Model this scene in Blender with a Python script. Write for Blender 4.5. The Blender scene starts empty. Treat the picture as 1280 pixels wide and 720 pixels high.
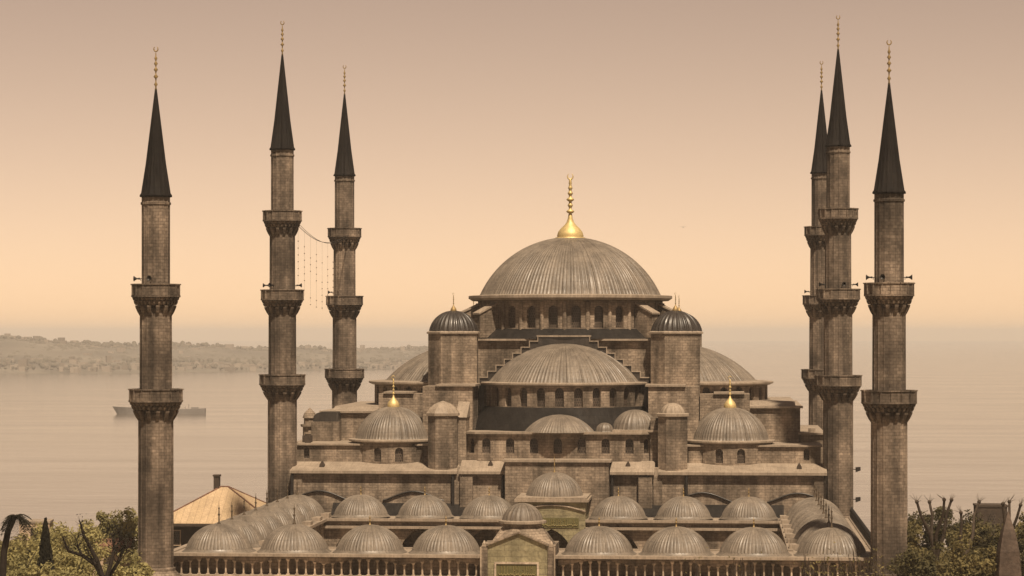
import bpy, math, random
from mathutils import Vector, Matrix
random.seed(7)
R = math.radians
pi = math.pi
S = bpy.context.scene
C = S.collection

# ------------------------------------------------------------------ camera
CAM = Vector((20.924, -325.821, 32.5)); HEAD = 0.082
cd = bpy.data.cameras.new('camera'); cam = bpy.data.objects.new('camera', cd); C.objects.link(cam)
cam.location = CAM; cam.rotation_euler = (R(90), 0, HEAD)
cd.sensor_width = 36; cd.lens = 90; cd.shift_y = 57.4/1280
cd.clip_start = 1; cd.clip_end = 90000
S.camera = cam
RV = Vector((math.cos(HEAD), math.sin(HEAD), 0)); FV = Vector((-math.sin(HEAD), math.cos(HEAD), 0))
def off(r, d, z=0):                       # metres to the right of / ahead of the viewpoint
    p = CAM + RV*r + FV*d; return Vector((p.x, p.y, z))

# ------------------------------------------------------------------ light
SUN_EL, SUN_AZ = 61, 158                  # azimuth clockwise from +Y: high over the right shoulder of the viewer
w = bpy.data.worlds.new('World'); S.world = w; w.use_nodes = True
nt = w.node_tree; nt.nodes.clear()
sky = nt.nodes.new('ShaderNodeTexSky'); sky.sky_type = 'NISHITA'; sky.sun_disc = False
sky.sun_elevation = R(SUN_EL); sky.sun_rotation = R(SUN_AZ); sky.altitude = 60
sky.air_density = 0.5; sky.dust_density = 0.2; sky.ozone_density = 1.0
hs = nt.nodes.new('ShaderNodeHueSaturation'); hs.inputs['Saturation'].default_value = 0.5
gm = nt.nodes.new('ShaderNodeGamma'); gm.inputs['Gamma'].default_value = 1.3
tint = nt.nodes.new('ShaderNodeMix'); tint.data_type = 'RGBA'; tint.blend_type = 'MULTIPLY'; tint.inputs['Factor'].default_value = 1
tint.inputs['B'].default_value = (0.652, 0.381, 0.216, 1)
bg = nt.nodes.new('ShaderNodeBackground'); bg.inputs['Strength'].default_value = 0.098
wo = nt.nodes.new('ShaderNodeOutputWorld')
nt.links.new(sky.outputs[0], hs.inputs['Color']); nt.links.new(hs.outputs[0], gm.inputs['Color']); nt.links.new(gm.outputs[0], tint.inputs['A'])
nt.links.new(tint.outputs['Result'], bg.inputs['Color']); nt.links.new(bg.outputs[0], wo.inputs['Surface'])
sd = bpy.data.lights.new('sun', 'SUN'); so = bpy.data.objects.new('sun', sd); C.objects.link(so)
sd.energy = 5.0; sd.angle = R(2.5); sd.color = (1.0, 0.815, 0.605)
sdir = Vector((math.sin(R(SUN_AZ))*math.cos(R(SUN_EL)), math.cos(R(SUN_AZ))*math.cos(R(SUN_EL)), math.sin(R(SUN_EL))))
so.rotation_euler = sdir.to_track_quat('Z', 'Y').to_euler(); so.location = (0, 0, 200)
S.view_settings.view_transform = 'Standard'; S.view_settings.look = 'None'
S.view_settings.exposure = 0.47; S.view_settings.gamma = 1; S.view_settings.use_curve_mapping = False
S.render.engine = 'CYCLES'; S.cycles.use_denoising = True
S.cycles.max_bounces = 5; S.cycles.diffuse_bounces = 3; S.cycles.volume_bounces = 0

# ------------------------------------------------------------------ materials
ALB = .74                                 # lead, tile and pane colours scaled down against a stronger sun and exposure
def dk(*cs): return [tuple(x*ALB for x in c) for c in cs]
def newmat(name):
    m = bpy.data.materials.new(name); m.use_nodes = True
    n = m.node_tree.nodes; b = n['Principled BSDF']
    return m, m.node_tree, n, m.node_tree.links, b
def mixc(n, l, a, b, f, mode='MIX'):
    x = n.new('ShaderNodeMix'); x.data_type = 'RGBA'; x.blend_type = mode
    for k, v in (('A', a), ('B', b), ('Factor', f)):
        if hasattr(v, 'links'): l.new(v, x.inputs[k])
        else: x.inputs[k].default_value = v if k == 'Factor' else (*v, 1)
    return x.outputs['Result']
def ramp(n, l, src, p0, p1, c0=0.0, c1=1.0):
    r = n.new('ShaderNodeMapRange'); l.new(src, r.inputs[0])
    r.inputs[1].default_value = p0; r.inputs[2].default_value = p1
    r.inputs[3].default_value = c0; r.inputs[4].default_value = c1
    return r.outputs[0]
def noise(n, l, scale, detail=4, vec=None, rough=.55):
    t = n.new('ShaderNodeTexNoise'); t.inputs['Scale'].default_value = scale; t.inputs['Detail'].default_value = detail
    t.inputs['Roughness'].default_value = rough
    if vec is not None: l.new(vec, t.inputs['Vector'])
    return t.outputs['Fac']
def pos(n, l, sc=(1, 1, 1)):
    g = n.new('ShaderNodeNewGeometry'); m = n.new('ShaderNodeMapping'); m.inputs['Scale'].default_value = sc
    l.new(g.outputs['Position'], m.inputs['Vector']); return m.outputs[0]

def stone(name, c1, c2, mortar, bw=1.1, bh=.46, stain=.55, rough=.9, streak=.5):
    m, t, n, l, b = newmat(name); ALB_ = 1
    uv = n.new('ShaderNodeUVMap'); uv.uv_map = 'UVMap'
    br = n.new('ShaderNodeTexBrick'); l.new(uv.outputs[0], br.inputs['Vector'])
    br.inputs['Scale'].default_value = 1; br.inputs['Brick Width'].default_value = bw; br.inputs['Row Height'].default_value = bh
    br.inputs['Mortar Size'].default_value = .016; br.inputs['Bias'].default_value = 0
    br.inputs['Color1'].default_value = (*c1, 1); br.inputs['Color2'].default_value = (*c2, 1); br.inputs['Mortar'].default_value = (*mortar, 1)
    col = br.outputs['Color']
    blot = ramp(n, l, noise(n, l, .22, 6, pos(n, l)), .36, .66, stain, 1.18)
    stk = ramp(n, l, noise(n, l, 1, 5, pos(n, l, (.75, .75, .07))), .38, .62, streak, 1.12)
    fine = ramp(n, l, noise(n, l, 3.2, 5, pos(n, l)), .3, .7, .78, 1.2)
    mul = n.new('ShaderNodeMath'); mul.operation = 'MULTIPLY'; l.new(blot, mul.inputs[0]); l.new(stk, mul.inputs[1])
    mu2 = n.new('ShaderNodeMath'); mu2.operation = 'MULTIPLY'; l.new(mul.outputs[0], mu2.inputs[0]); l.new(fine, mu2.inputs[1])
    cc = n.new('ShaderNodeCombineColor'); [l.new(mu2.outputs[0], cc.inputs[i]) for i in range(3)]
    col = mixc(n, l, col, cc.outputs[0], 1.0, 'MULTIPLY')
    l.new(col, b.inputs['Base Color']); b.inputs['Roughness'].default_value = rough; b.inputs['Specular IOR Level'].default_value = .2
    bp = n.new('ShaderNodeBump'); bp.inputs['Strength'].default_value = .55; bp.inputs['Distance'].default_value = .12
    h = n.new('ShaderNodeMath'); h.operation = 'SUBTRACT'; l.new(noise(n, l, 2.4, 5, pos(n, l)), h.inputs[0]); l.new(br.outputs['Fac'], h.inputs[1])
    l.new(h.outputs[0], bp.inputs['Height']); l.new(bp.outputs[0], b.inputs['Normal'])
    return m
def lead(name, c1, c2, joint, rough=.5, bw=.85, bh=1.15, metal=.0, spec=.45, stain=.6, streak=.14):
    m, t, n, l, b = newmat(name); c1, c2, joint = dk(c1, c2, joint)
    uv = n.new('ShaderNodeUVMap'); uv.uv_map = 'UVMap'
    br = n.new('ShaderNodeTexBrick'); l.new(uv.outputs[0], br.inputs['Vector'])
    br.inputs['Scale'].default_value = 1; br.inputs['Brick Width'].default_value = bw; br.inputs['Row Height'].default_value = bh
    br.inputs['Mortar Size'].default_value = .025; br.inputs['Color1'].default_value = (*c1, 1); br.inputs['Color2'].default_value = (*c2, 1)
    br.inputs['Mortar'].default_value = (*joint, 1)
    st = ramp(n, l, noise(n, l, .55, 6, pos(n, l, (1, 1, .5))), .32, .68, stain, 1.2)
    fi = ramp(n, l, noise(n, l, 4.5, 4, pos(n, l, (1, 1, .35))), .3, .7, .8, 1.18)
    mpn = n.new('ShaderNodeMapping'); mpn.inputs['Scale'].default_value = (2.2, .22, 1); l.new(uv.outputs[0], mpn.inputs['Vector'])
    sk = ramp(n, l, noise(n, l, 1, 4, mpn.outputs[0]), .34, .66, 1-streak, 1+streak)
    m0 = n.new('ShaderNodeMath'); m0.operation = 'MULTIPLY'; l.new(st, m0.inputs[0]); l.new(sk, m0.inputs[1]); st = m0.outputs[0]
    mu = n.new('ShaderNodeMath'); mu.operation = 'MULTIPLY'; l.new(st, mu.inputs[0]); l.new(fi, mu.inputs[1])
    cc = n.new('ShaderNodeCombineColor'); [l.new(mu.outputs[0], cc.inputs[i]) for i in range(3)]
    l.new(mixc(n, l, br.outputs['Color'], cc.outputs[0], 1.0, 'MULTIPLY'), b.inputs['Base Color'])
    l.new(ramp(n, l, noise(n, l, .9, 4, pos(n, l)), .3, .7, rough-.1, rough+.14), b.inputs['Roughness'])
    b.inputs['Metallic'].default_value = metal; b.inputs['Specular IOR Level'].default_value = spec
    bp = n.new('ShaderNodeBump'); bp.inputs['Strength'].default_value = .35; bp.inputs['Distance'].default_value = .08
    l.new(noise(n, l, 1.6, 4, pos(n, l)), bp.inputs['Height']); l.new(bp.outputs[0], b.inputs['Normal'])
    return m
def plain(name, c, rough=.7, metal=0, var=.25, scale=1.5, spec=.3):
    m, t, n, l, b = newmat(name)
    f = ramp(n, l, noise(n, l, scale, 5, pos(n, l)), .3, .7, 1-var, 1+var)
    cc = n.new('ShaderNodeCombineColor'); [l.new(f, cc.inputs[i]) for i in range(3)]
    l.new(mixc(n, l, c, cc.outputs[0], 1.0, 'MULTIPLY'), b.inputs['Base Color'])
    b.inputs['Roughness'].default_value = rough; b.inputs['Metallic'].default_value = metal; b.inputs['Specular IOR Level'].default_value = spec
    return m
def foliage(name, c1, c2, c3):
    m, t, n, l, b = newmat(name)
    g = n.new('ShaderNodeNewGeometry')
    a = mixc(n, l, c1, c2, g.outputs['Random Per Island'])
    big = ramp(n, l, noise(n, l, .35, 3, pos(n, l)), .4, .62)
    l.new(mixc(n, l, a, c3, big), b.inputs['Base Color']); b.inputs['Roughness'].default_value = .7
    b.inputs['Specular IOR Level'].default_value = .2
    tr = n.new('ShaderNodeBsdfTranslucent'); ms = n.new('ShaderNodeMixShader'); ms.inputs[0].default_value = .4
    l.new(b.inputs['Base Color'].links[0].from_socket, tr.inputs['Color']); l.new(b.outputs[0], ms.inputs[1]); l.new(tr.outputs[0], ms.inputs[2])
    l.new(ms.outputs[0], n['Material Output'].inputs['Surface'])
    return m

M = {}
M['stone'] = stone('ashlar_stone', (.335, .265, .2), (.235, .185, .139), (.14, .107, .078), .7, .34, .48, .9, .55)
M['minaret_stone'] = stone('minaret_limestone', (.245, .192, .146), (.168, .131, .1), (.10, .075, .056), .62, .33, .42, .9, .5)
M['gate_stone'] = stone('greenish_gate_stone', (.25, .22, .135), (.20, .175, .105), (.13, .11, .07), 1.4, .6, .8, .85, .75)
M['marble'] = stone('pale_marble', (.42, .34, .26), (.37, .3, .225), (.28, .22, .165), 1.2, 1.2, .75, .6, .7)
M['lead'] = lead('weathered_lead', (.215, .178, .14), (.187, .155, .122), (.14, .115, .09), stain=.72)
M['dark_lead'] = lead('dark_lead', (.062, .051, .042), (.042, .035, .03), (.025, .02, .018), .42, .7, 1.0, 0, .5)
M['slope_lead'] = lead('near_black_lead', (.024, .02, .017), (.018, .015, .013), (.012, .01, .009), .75, .7, 1.1, 0, .15)  # dark lead taken near black, holding the shade of slope and apron
M['cap_lead'] = lead('black_lead', (.02, .016, .013), (.014, .011, .01), (.009, .008, .007), .75, .5, 1.2, 0, .12)
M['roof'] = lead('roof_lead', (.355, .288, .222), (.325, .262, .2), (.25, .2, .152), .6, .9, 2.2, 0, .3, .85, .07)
M['gold'] = plain('gilded_copper', (.56, .43, .20), .55, .45, .2, 3)
M['dull_gold'] = plain('tarnished_gilding', (.27, .19, .085), .55, .35, .25, 3)
M['cypress_leaf'] = foliage('cypress_needles', (.022, .02, .011), (.014, .013, .008), (.02, .018, .01))
M['palm_bark'] = plain('palm_bark', (.022, .017, .013), .9, 0, .3, 3, .1)
M['bronze'] = plain('dark_bronze', (.10, .075, .05), .5, .5, .2, 3)
M['pane'] = lead('lattice_window', (.075, .055, .042), (.042, .032, .025), (.17, .13, .095), .45, .3, .34, 0, .4, .5)
M['iron'] = plain('black_iron', (.02, .017, .015), .5, 0, .2, 3)
M['ins'] = plain('green_inscription_ground', (.10, .09, .035), .6, 0, .2, 2)
M['ins_gold'] = plain('gilt_lettering', (.20, .165, .07), .5, .2, .2, 3)
M['bark'] = plain('dark_bark', (.055, .042, .032), .9, 0, .4, 3, .1)
M['olive'] = foliage('olive_foliage', (.40, .35, .15), (.28, .245, .105), (.22, .195, .085))
M['dark_leaf'] = foliage('dark_foliage', (.075, .066, .03), (.045, .04, .02), (.10, .085, .036))
M['brown_leaf'] = foliage('dry_foliage', (.24, .195, .08), (.15, .122, .052), (.10, .085, .038))
M['tan_roof'] = lead('tan_sheet_roof', (.50, .37, .235), (.46, .34, .21), (.27, .19, .12), .65, .9, 30, 0, .25, .95, .04)
M['plaster'] = plain('warm_plaster', (.40, .30, .21), .9, 0, .2, .8)
M['dark_wood'] = plain('dark_timber', (.05, .036, .026), .8, 0, .3, 2)
M['tile'] = lead('clay_tile', (.26, .135, .085), (.2, .105, .07), (.1, .055, .04), .8, .3, .35, 0, .2)
M['hull'] = plain('grey_hull_paint', (.19, .172, .158), .6, 0, .15, .1)
M['upper'] = plain('pale_ship_paint', (.38, .34, .3), .6, 0, .15, .1)
M['bird'] = plain('bird_feather', (.10, .085, .07), .8, 0, .1, 3)
M['granite'] = stone('pink_granite', (.10, .072, .055), (.085, .06, .045), (.07, .05, .037), 6, 8, .7, .7, .7)

# ------------------------------------------------------------------ mesh builder
LR = random.Random(11)
class MB:
    def __init__(s): s.v = []; s.f = []; s.uv = []; s.sm = []; s.mi = []; s.cur = 0; s.marks = []
    def piece(s): s.marks.append(len(s.f)); return s
    def face(s, pts, uv=None, smooth=False):
        i0 = len(s.v); s.v += [tuple(p) for p in pts]; s.f.append(tuple(range(i0, i0+len(pts))))
        if uv is None:
            a, b_, c_ = Vector(pts[0]), Vector(pts[1]), Vector(pts[2])
            nn = (b_-a).cross(c_-a)
            ax = max(range(3), key=lambda k: abs(nn[k]))
            uv = [((p[0], p[1]), (p[1], p[2]), (p[0], p[2]))[{2: 0, 0: 1, 1: 2}[ax]] for p in pts]
        s.uv.append(uv); s.sm.append(smooth); s.mi.append(s.cur)
    def grid(s, rows, uvs=None, smooth=True, closed=False):
        nr, ncol = len(rows), len(rows[0]); i0 = len(s.v)
        for r in rows: s.v += [tuple(p) for p in r]
        for i in range(nr-1):
            for j in range(ncol - (0 if closed else 1)):
                k = (j+1) % ncol
                s.f.append((i0+i*ncol+j, i0+i*ncol+k, i0+(i+1)*ncol+k, i0+(i+1)*ncol+j))
                if uvs: 
                    u0, u1 = uvs[0][j], uvs[0][j+1]; v0, v1 = uvs[1][i], uvs[1][i+1]
                    s.uv.append([(u0, v0), (u1, v0), (u1, v1), (u0, v1)])
                else:
                    s.uv.append([(rows[a][b_][0]+rows[a][b_][1]*.37, rows[a][b_][2]) for a, b_ in ((i, j), (i, k), (i+1, k), (i+1, j))])
                s.sm.append(smooth); s.mi.append(s.cur)
    def box(s, x0, x1, y0, y1, z0, z1, skip=''):
        P = lambda x, y, z: (x, y, z)
        if 'b' not in skip: s.face([P(x0,y0,z0), P(x0,y1,z0), P(x1,y1,z0), P(x1,y0,z0)])
        if 't' not in skip: s.face([P(x0,y0,z1), P(x1,y0,z1), P(x1,y1,z1), P(x0,y1,z1)])
        if 'f' not in skip: s.face([P(x0,y0,z0), P(x1,y0,z0), P(x1,y0,z1), P(x0,y0,z1)])
        if 'k' not in skip: s.face([P(x1,y1,z0), P(x0,y1,z0), P(x0,y1,z1), P(x1,y1,z1)])
        if 'l' not in skip: s.face([P(x0,y1,z0), P(x0,y0,z0), P(x0,y0,z1), P(x0,y1,z1)])
        if 'r' not in skip: s.face([P(x1,y0,z0), P(x1,y1,z0), P(x1,y1,z1), P(x1,y0,z1)])
        return s
    def prism(s, poly, lo, hi):            # poly of 3D points at both ends given by functions or vectors
        n = len(poly)
        a = [Vector(p)+Vector(lo) for p in poly]; b_ = [Vector(p)+Vector(hi) for p in poly]
        s.face(a[::-1]); s.face(b_)
        for i in range(n):
            j = (i+1) % n; s.face([a[i], a[j], b_[j], b_[i]])
        return s
    def lathe(s, prof, seg, c=(0, 0, 0), a0=0, a1=2*pi, pat=((0, 0),), smooth=True):
        full = abs(a1-a0-2*pi) < 1e-6
        angs = []
        for i in range(seg):
            ja, jr = (LR.uniform(-.1, .1), LR.uniform(.6, 1.25)) if smooth and len(pat) > 2 else (0, 1)
            for fr, dr in pat: angs.append((a0+(a1-a0)*(i+fr+ja)/seg, dr*jr))
        if not full: angs.append((a1, pat[0][1]))
        rr = max(p[0] for p in prof); rows = []; vs = [0]
        for i, (r, z) in enumerate(prof):
            k = min(1, r/(rr*.25)) if rr else 1
            rows.append([(c[0]+(r+dr*k)*math.cos(a), c[1]+(r+dr*k)*math.sin(a), c[2]+z) for a, dr in angs])
            if i: vs.append(vs[-1]+math.hypot(prof[i][0]-prof[i-1][0], prof[i][1]-prof[i-1][1]))
        us = [a*rr for a, _ in angs] + ([ (a1)*rr ] if full else [])
        s.grid(rows, (us, vs), smooth, full); return s
    def tube(s, pts, rads, seg=6, smooth=True):
        pts = [Vector(p) for p in pts]; rows = []
        for i, p in enumerate(pts):
            d = (pts[min(i+1, len(pts)-1)]-pts[max(i-1, 0)]).normalized()
            u = d.orthogonal().normalized() if i == 0 else (u - d*u.dot(d)).normalized()
            v = d.cross(u); r = rads[i] if hasattr(rads, '__len__') else rads
            rows.append([p+(u*math.cos(2*pi*k/seg)+v*math.sin(2*pi*k/seg))*r for k in range(seg)])
        s.grid(rows, None, smooth, True); s.face(rows[0][::-1]); s.face(rows[-1]); return s
    def ball(s, c, r, seg=10, rings=6, sz=1.0):
        return s.lathe([(max(.001, r*math.sin(pi*i/rings)), -r*sz*math.cos(pi*i/rings)) for i in range(rings+1)], seg, c)
    def wall(s, mp, u0, u1, z0, z1, ops, depth=.35, step=1.0, pointed=False, narch=8):
        """sheet of wall with arched openings; mp(u, d, z) -> point; returns the outline of every opening"""
        outs = []
        def strip(a, b_):
            if b_-a < 1e-4: return
            k = max(1, int((b_-a)/step+.5))
            for i in range(k):
                x, y = a+(b_-a)*i/k, a+(b_-a)*(i+1)/k
                s.face([mp(x, 0, z0), mp(y, 0, z0), mp(y, 0, z1), mp(x, 0, z1)], [(x, z0), (y, z0), (y, z1), (x, z1)])
        cur = u0
        for uc, wd, zs, zc in sorted(ops):
            a, b_ = uc-wd/2, uc+wd/2; strip(cur, a); cur = b_; r = wd/2
            if zs > z0+1e-3: s.face([mp(a, 0, z0), mp(b_, 0, z0), mp(b_, 0, zs), mp(a, 0, zs)], [(a, z0), (b_, z0), (b_, zs), (a, zs)])
            arc = []
            for i in range(narch+1):
                t = i/narch
                x = -r*math.cos(pi*t)
                z = math.sqrt(max(0, (1.5*r)**2-(abs(x)+.5*r)**2))*1.0 if pointed else r*math.sin(pi*t)
                arc.append((uc+x, zc+z))
            for i in range(narch):
                (x, z), (x2, z2) = arc[i], arc[i+1]
                s.face([mp(x, 0, z), mp(x2, 0, z2), mp(x2, 0, z1), mp(x, 0, z1)], [(x, z), (x2, z2), (x2, z1), (x, z1)])
            loop = [(a, zs)]+arc+[(b_, zs)]
            for i in range(len(loop)):
                (x, z), (x2, z2) = loop[i], loop[(i+1) % len(loop)]
                s.face([mp(x, 0, z), mp(x2, 0, z2), mp(x2, depth, z2), mp(x, depth, z)], [(x, z), (x2, z2), (x2, z2+.1), (x, z+.1)])
            outs.append((a, b_, zs, arc))
        strip(cur, u1); return outs
    def build(s, name, mats, parent=None, loc=None):
        if s.marks:                        # separate pieces become separate objects
            ms = s.marks+[len(s.f)]; out = []
            for a, b_ in zip(ms, ms[1:]):
                if b_ <= a: continue
                q = MB(); used = {}
                for i in range(a, b_):
                    q.f.append(tuple(used.setdefault(v, len(used)) for v in s.f[i])); q.uv.append(s.uv[i]); q.sm.append(s.sm[i]); q.mi.append(s.mi[i])
                q.v = [s.v[v] for v in used]; out.append(q.build(name, mats, parent, loc))
            return out[0]
        o_ = Vector(loc) if loc is not None else Vector((0, 0, 0))
        me = bpy.data.meshes.new(name)
        base = o_
        if parent is not None:
            q = parent
            while q is not None: base = base + Vector(q.location); q = q.parent
        me.from_pydata([tuple(Vector(p)-base) for p in s.v], [], s.f)
        ul = me.uv_layers.new(name='UVMap'); flat = [c for f in s.uv for q in f for c in q]
        ul.data.foreach_set('uv', flat)
        me.polygons.foreach_set('use_smooth', s.sm); me.polygons.foreach_set('material_index', s.mi)
        for m in (mats if isinstance(mats, (list, tuple)) else [mats]): me.materials.append(M[m] if isinstance(m, str) else m)
        me.update()
        o = bpy.data.objects.new(name, me); C.objects.link(o); o.location = o_
        if parent is not None: o.parent = parent
        return o
def pane(outs_item, mp, depth):
    a, b_, zs, arc = outs_item; mb = MB()
    for i in range(len(arc)-1):
        (x, z), (x2, z2) = arc[i], arc[i+1]
        mb.face([mp(x, depth, zs), mp(x2, depth, zs), mp(x2, depth, z2), mp(x, depth, z)], [(x, zs), (x2, zs), (x2, z2), (x, z)])
    return mb
def tag(o, label=None, cat=None, group=None, kind=None):
    for k, v in (('label', label), ('category', cat), ('group', group), ('kind', kind)):
        if v: o[k] = v
    return o
def thing(name, loc, label, cat, group=None):
    o = bpy.data.objects.new(name, None); C.objects.link(o); o.location = loc; o.empty_display_size = .5
    return tag(o, label, cat, group)
def copy_tree(o, parent=None):
    c = o.copy(); C.objects.link(c)
    if parent is not None: c.parent = parent
    for ch in [x for x in o.children]: copy_tree(ch, c)
    return c
def cap(Rb, H, n=14, z0=0.0, flare=0.0):
    rs = (Rb*Rb+H*H)/(2*H); a = math.asin(min(1, Rb/rs)) if H <= rs else pi-math.asin(min(1, Rb/rs))
    p = [(Rb*(1+flare), z0-flare*Rb*.7)] if flare else []
    return p+[(max(.02, rs*math.sin(a*(1-i/n))), z0+H-rs+rs*math.cos(a*(1-i/n))) for i in range(n+1)]
RIB = lambda h: ((0, h), (.16, h), (.26, 0), (.9, 0))
def cyl(cx, cy, r):                        # u is metres round a drum, 0 facing the courtyard
    return lambda u, d, z: (cx+(r-d)*math.sin(u/r), cy-(r-d)*math.cos(u/r), z)
def flat_y(y, sgn=1):
    return lambda u, d, z: (u, y+d*sgn, z)
def flat_x(x, sgn=1):
    return lambda u, d, z: (x+d*sgn, u, z)
def finial(c, H, rb, seg=12):
    """bulb, neck, a stack of balls and a crescent"""
    mb = MB(); h = H
    prof = [(rb, 0), (rb*1.06, h*.04), (rb*1.0, h*.12), (rb*.78, h*.2), (rb*.45, h*.27), (rb*.2, h*.33), (rb*.13, h*.4)]
    for zc, r in ((.45, .30), (.56, .22), (.66, .28), (.76, .2), (.84, .13)):
        prof += [(rb*.1, h*(zc-.035)), (rb*r, h*zc), (rb*.1, h*(zc+.035))]
    prof += [(rb*.06, h*.89), (.01, h*.9)]
    mb.lathe(prof, seg*2 if rb > 1 else seg, c, pat=((0, 0), (.5, .05*rb)) if rb > 1 else ((0, 0),))
    rc = h*.05; pts = []
    for i in range(13):
        a = R(-60+300*i/12)-pi/2+R(-0); pts.append((c[0]+rc*math.cos(a-R(0)+R(90)+R(60)), c[1], c[2]+h*.945+rc*math.sin(a+R(90)+R(60))))
    mb.tube(pts, [max(.012, rb*.07*math.sin(pi*(i+.6)/13.2)) for i in range(13)], 5)
    return mb
def spike(c, H, r):
    mb = MB(); mb.lathe([(r*2.4, 0), (r*2.6, H*.06), (r*1.1, H*.12), (r*.9, H*.4), (r*1.9, H*.46), (r*.9, H*.52), (r*.7, H*.7), (r*1.5, H*.75), (r*.6, H*.8), (.01, H)], 8, c); return mb
# ------------------------------------------------------------------ ground, sea, far shore, haze
def ground():
    mb = MB(); xs = [-1500, -700, -300, -150, -60, 0, 60, 150, 300, 700, 1500]; ys = [-460, -330, -200, -100, 0, 55, 120, 250, 420, 620, 800]
    def h(x, y):
        z = 0 if y < 70 else -(y-70)*.085
        return max(-44, z - max(0, abs(x)-200)*.02)
    mb.grid([[(x, y, h(x, y)) for x in xs] for y in ys], None, True)
    return tag(mb.build('ground', plain('earth_and_grass', (.10, .085, .05), .95, 0, .5, .08)), kind='structure')
ground()
def bounce_paving():  # unseen court and forecourt floor, added pale to bounce light onto walls
    mb = MB(); mb.face([(-28, -54, .02), (28, -54, .02), (28, -12, .02), (-28, -12, .02)]); mb.face([(-46, -150, .02), (46, -150, .02), (46, -62, .02), (-46, -62, .02)])
    tag(mb.build('bounce_paving', 'marble'), kind='structure')
bounce_paving()
def sea():
    m, t, n, l, b = newmat('sea_water')
    b.inputs['Base Color'].default_value = (.10, .085, .065, 1); b.inputs['IOR'].default_value = 1.33
    p = pos(n, l, (.03, .06, 1)); f = noise(n, l, 1, 6, p, .62)
    l.new(ramp(n, l, noise(n, l, 1, 5, pos(n, l, (.004, .02, 1)), .6), .35, .65, .10, .14), b.inputs['Roughness'])
    bp = n.new('ShaderNodeBump'); bp.inputs['Strength'].default_value = .18; bp.inputs['Distance'].default_value = 1.2
    l.new(f, bp.inputs['Height']); l.new(bp.outputs[0], b.inputs['Normal'])
    mb = MB(); k = 24000
    mb.face([(-k, -700, -35), (k, -700, -35), (k, k, -35), (-k, k, -35)])
    return tag(mb.build('sea', m), kind='structure')
sea()
def far_shore():
    rng = random.Random(3); mb = MB()
    from mathutils import noise as nz
    def ridge(r):
        k = max(0, min(1, (260-r)/1100))
        return (45+20*k)*(.72+.5*nz.noise(Vector((r*.0016, 3, 0)))+.22*nz.noise(Vector((r*.006, 9, 0)))) * max(0, min(1, (60-r)/230))
    def dep(r): return 4360+max(0, r+700)*1.1
    cols = [-2600+i*26 for i in range(115)]
    rows = []
    for j, (q, e) in enumerate(((0, 0), (40, .12), (160, .32), (340, .62), (560, .88), (800, 1.0), (1150, .7))):
        rows.append([off(r*(1+q/4400), dep(r)+q, -36+(ridge(r)*e*(1+.16*nz.noise(Vector((r*.01, q*.01, 5)))) if j else 0)) for r in cols])
    mb.grid(rows, None, True)
    tag(mb.build('hills', plain('far_hill_ground', (.12, .105, .085), .95, 0, .4, .006)), kind='structure')
    tb = MB()
    for i in range(5000):
        r = rng.uniform(-1150, 250); q = 10+800*rng.random()**1.0; hh = ridge(r)
        e = min(1, .12+q/800*.9)
        p = off(r*(1+q/4400), dep(r)+q, -36+hh*e)
        if rng.random() < .3:
            tb.cur = rng.choice((0, 0, 1)); wd = rng.uniform(6, 15); ht = rng.uniform(6.5, 9.5) if rng.random() < .97 else rng.uniform(12, 19)
            dp = 12; a = rng.uniform(-.4, .4); ca, sa = math.cos(a), math.sin(a)
            P = lambda x, y, z: (p.x+x*ca-y*sa, p.y+x*sa+y*ca, p.z+z)
            x0, x1 = -wd/2, wd/2; z1 = ht-4
            tb.face([P(x0, 0, -8), P(x1, 0, -8), P(x1, 0, z1), P(x0, 0, z1)]); tb.face([P(x1, 0, -8), P(x1, dp, -8), P(x1, dp, z1), P(x1, 0, z1)])
            tb.face([P(x0, dp, -8), P(x0, 0, -8), P(x0, 0, z1), P(x0, dp, z1)]); tb.face([P(x0, 0, z1), P(x1, 0, z1), P(x1, dp, z1), P(x0, dp, z1)])
        else:
            tb.cur = 2; rr = rng.uniform(2.0, 6.0)*(.5+.5*min(1, q/160)); tb.ball((p.x, p.y, p.z+rr*.5), rr, 7, 5, rng.uniform(.6, 1.2))
    tag(tb.build('far_shore_town', [plain('far_house_pale', (.28, .235, .19), .9), plain('far_house_brown', (.17, .14, .11), .9), plain('far_tree', (.10, .087, .066), .9)]), 'hazy town and trees on the far shore across the water', 'town', kind='stuff')
far_shore()
def haze():
    m = bpy.data.materials.new('haze_air'); m.use_nodes = True; n = m.node_tree.nodes; n.clear()
    o = n.new('ShaderNodeOutputMaterial'); v = n.new('ShaderNodeVolumePrincipled')
    v.inputs['Color'].default_value = (.99, .95, .9, 1); v.inputs['Density'].default_value = 1.0e-4; v.inputs['Anisotropy'].default_value = .0
    m.node_tree.links.new(v.outputs[0], o.inputs['Volume'])
    mb = MB(); mb.box(-24500, 24500, -1200, 24500, -46, 75)
    tag(mb.build('haze', m), kind='stuff')
haze()

# ------------------------------------------------------------------ the mosque
YD = 27.0
Q = thing('mosque', (0, 25, 0), 'great domed stone mosque, cascading lead domes below a gilded finial', 'mosque')
def part(mb, name, mat, parent=None, smooth=None): return mb.build(name, mat, parent or Q)
def windows(outs, mp, depth, parent, gap=.04):
    for o_ in outs: pane(o_, mp, depth-gap).build('window', 'pane', parent)
def eave(mb, prof_r, z, th, c, seg=64, a0=0, a1=2*pi):
    mb.lathe([(prof_r-.5, z-th*1.6), (prof_r-.12, z-th), (prof_r, z-th*.9), (prof_r, z-.06), (prof_r-.1, z), (prof_r-2.2, z+.12)], seg, c, a0, a1, smooth=False)

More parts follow.
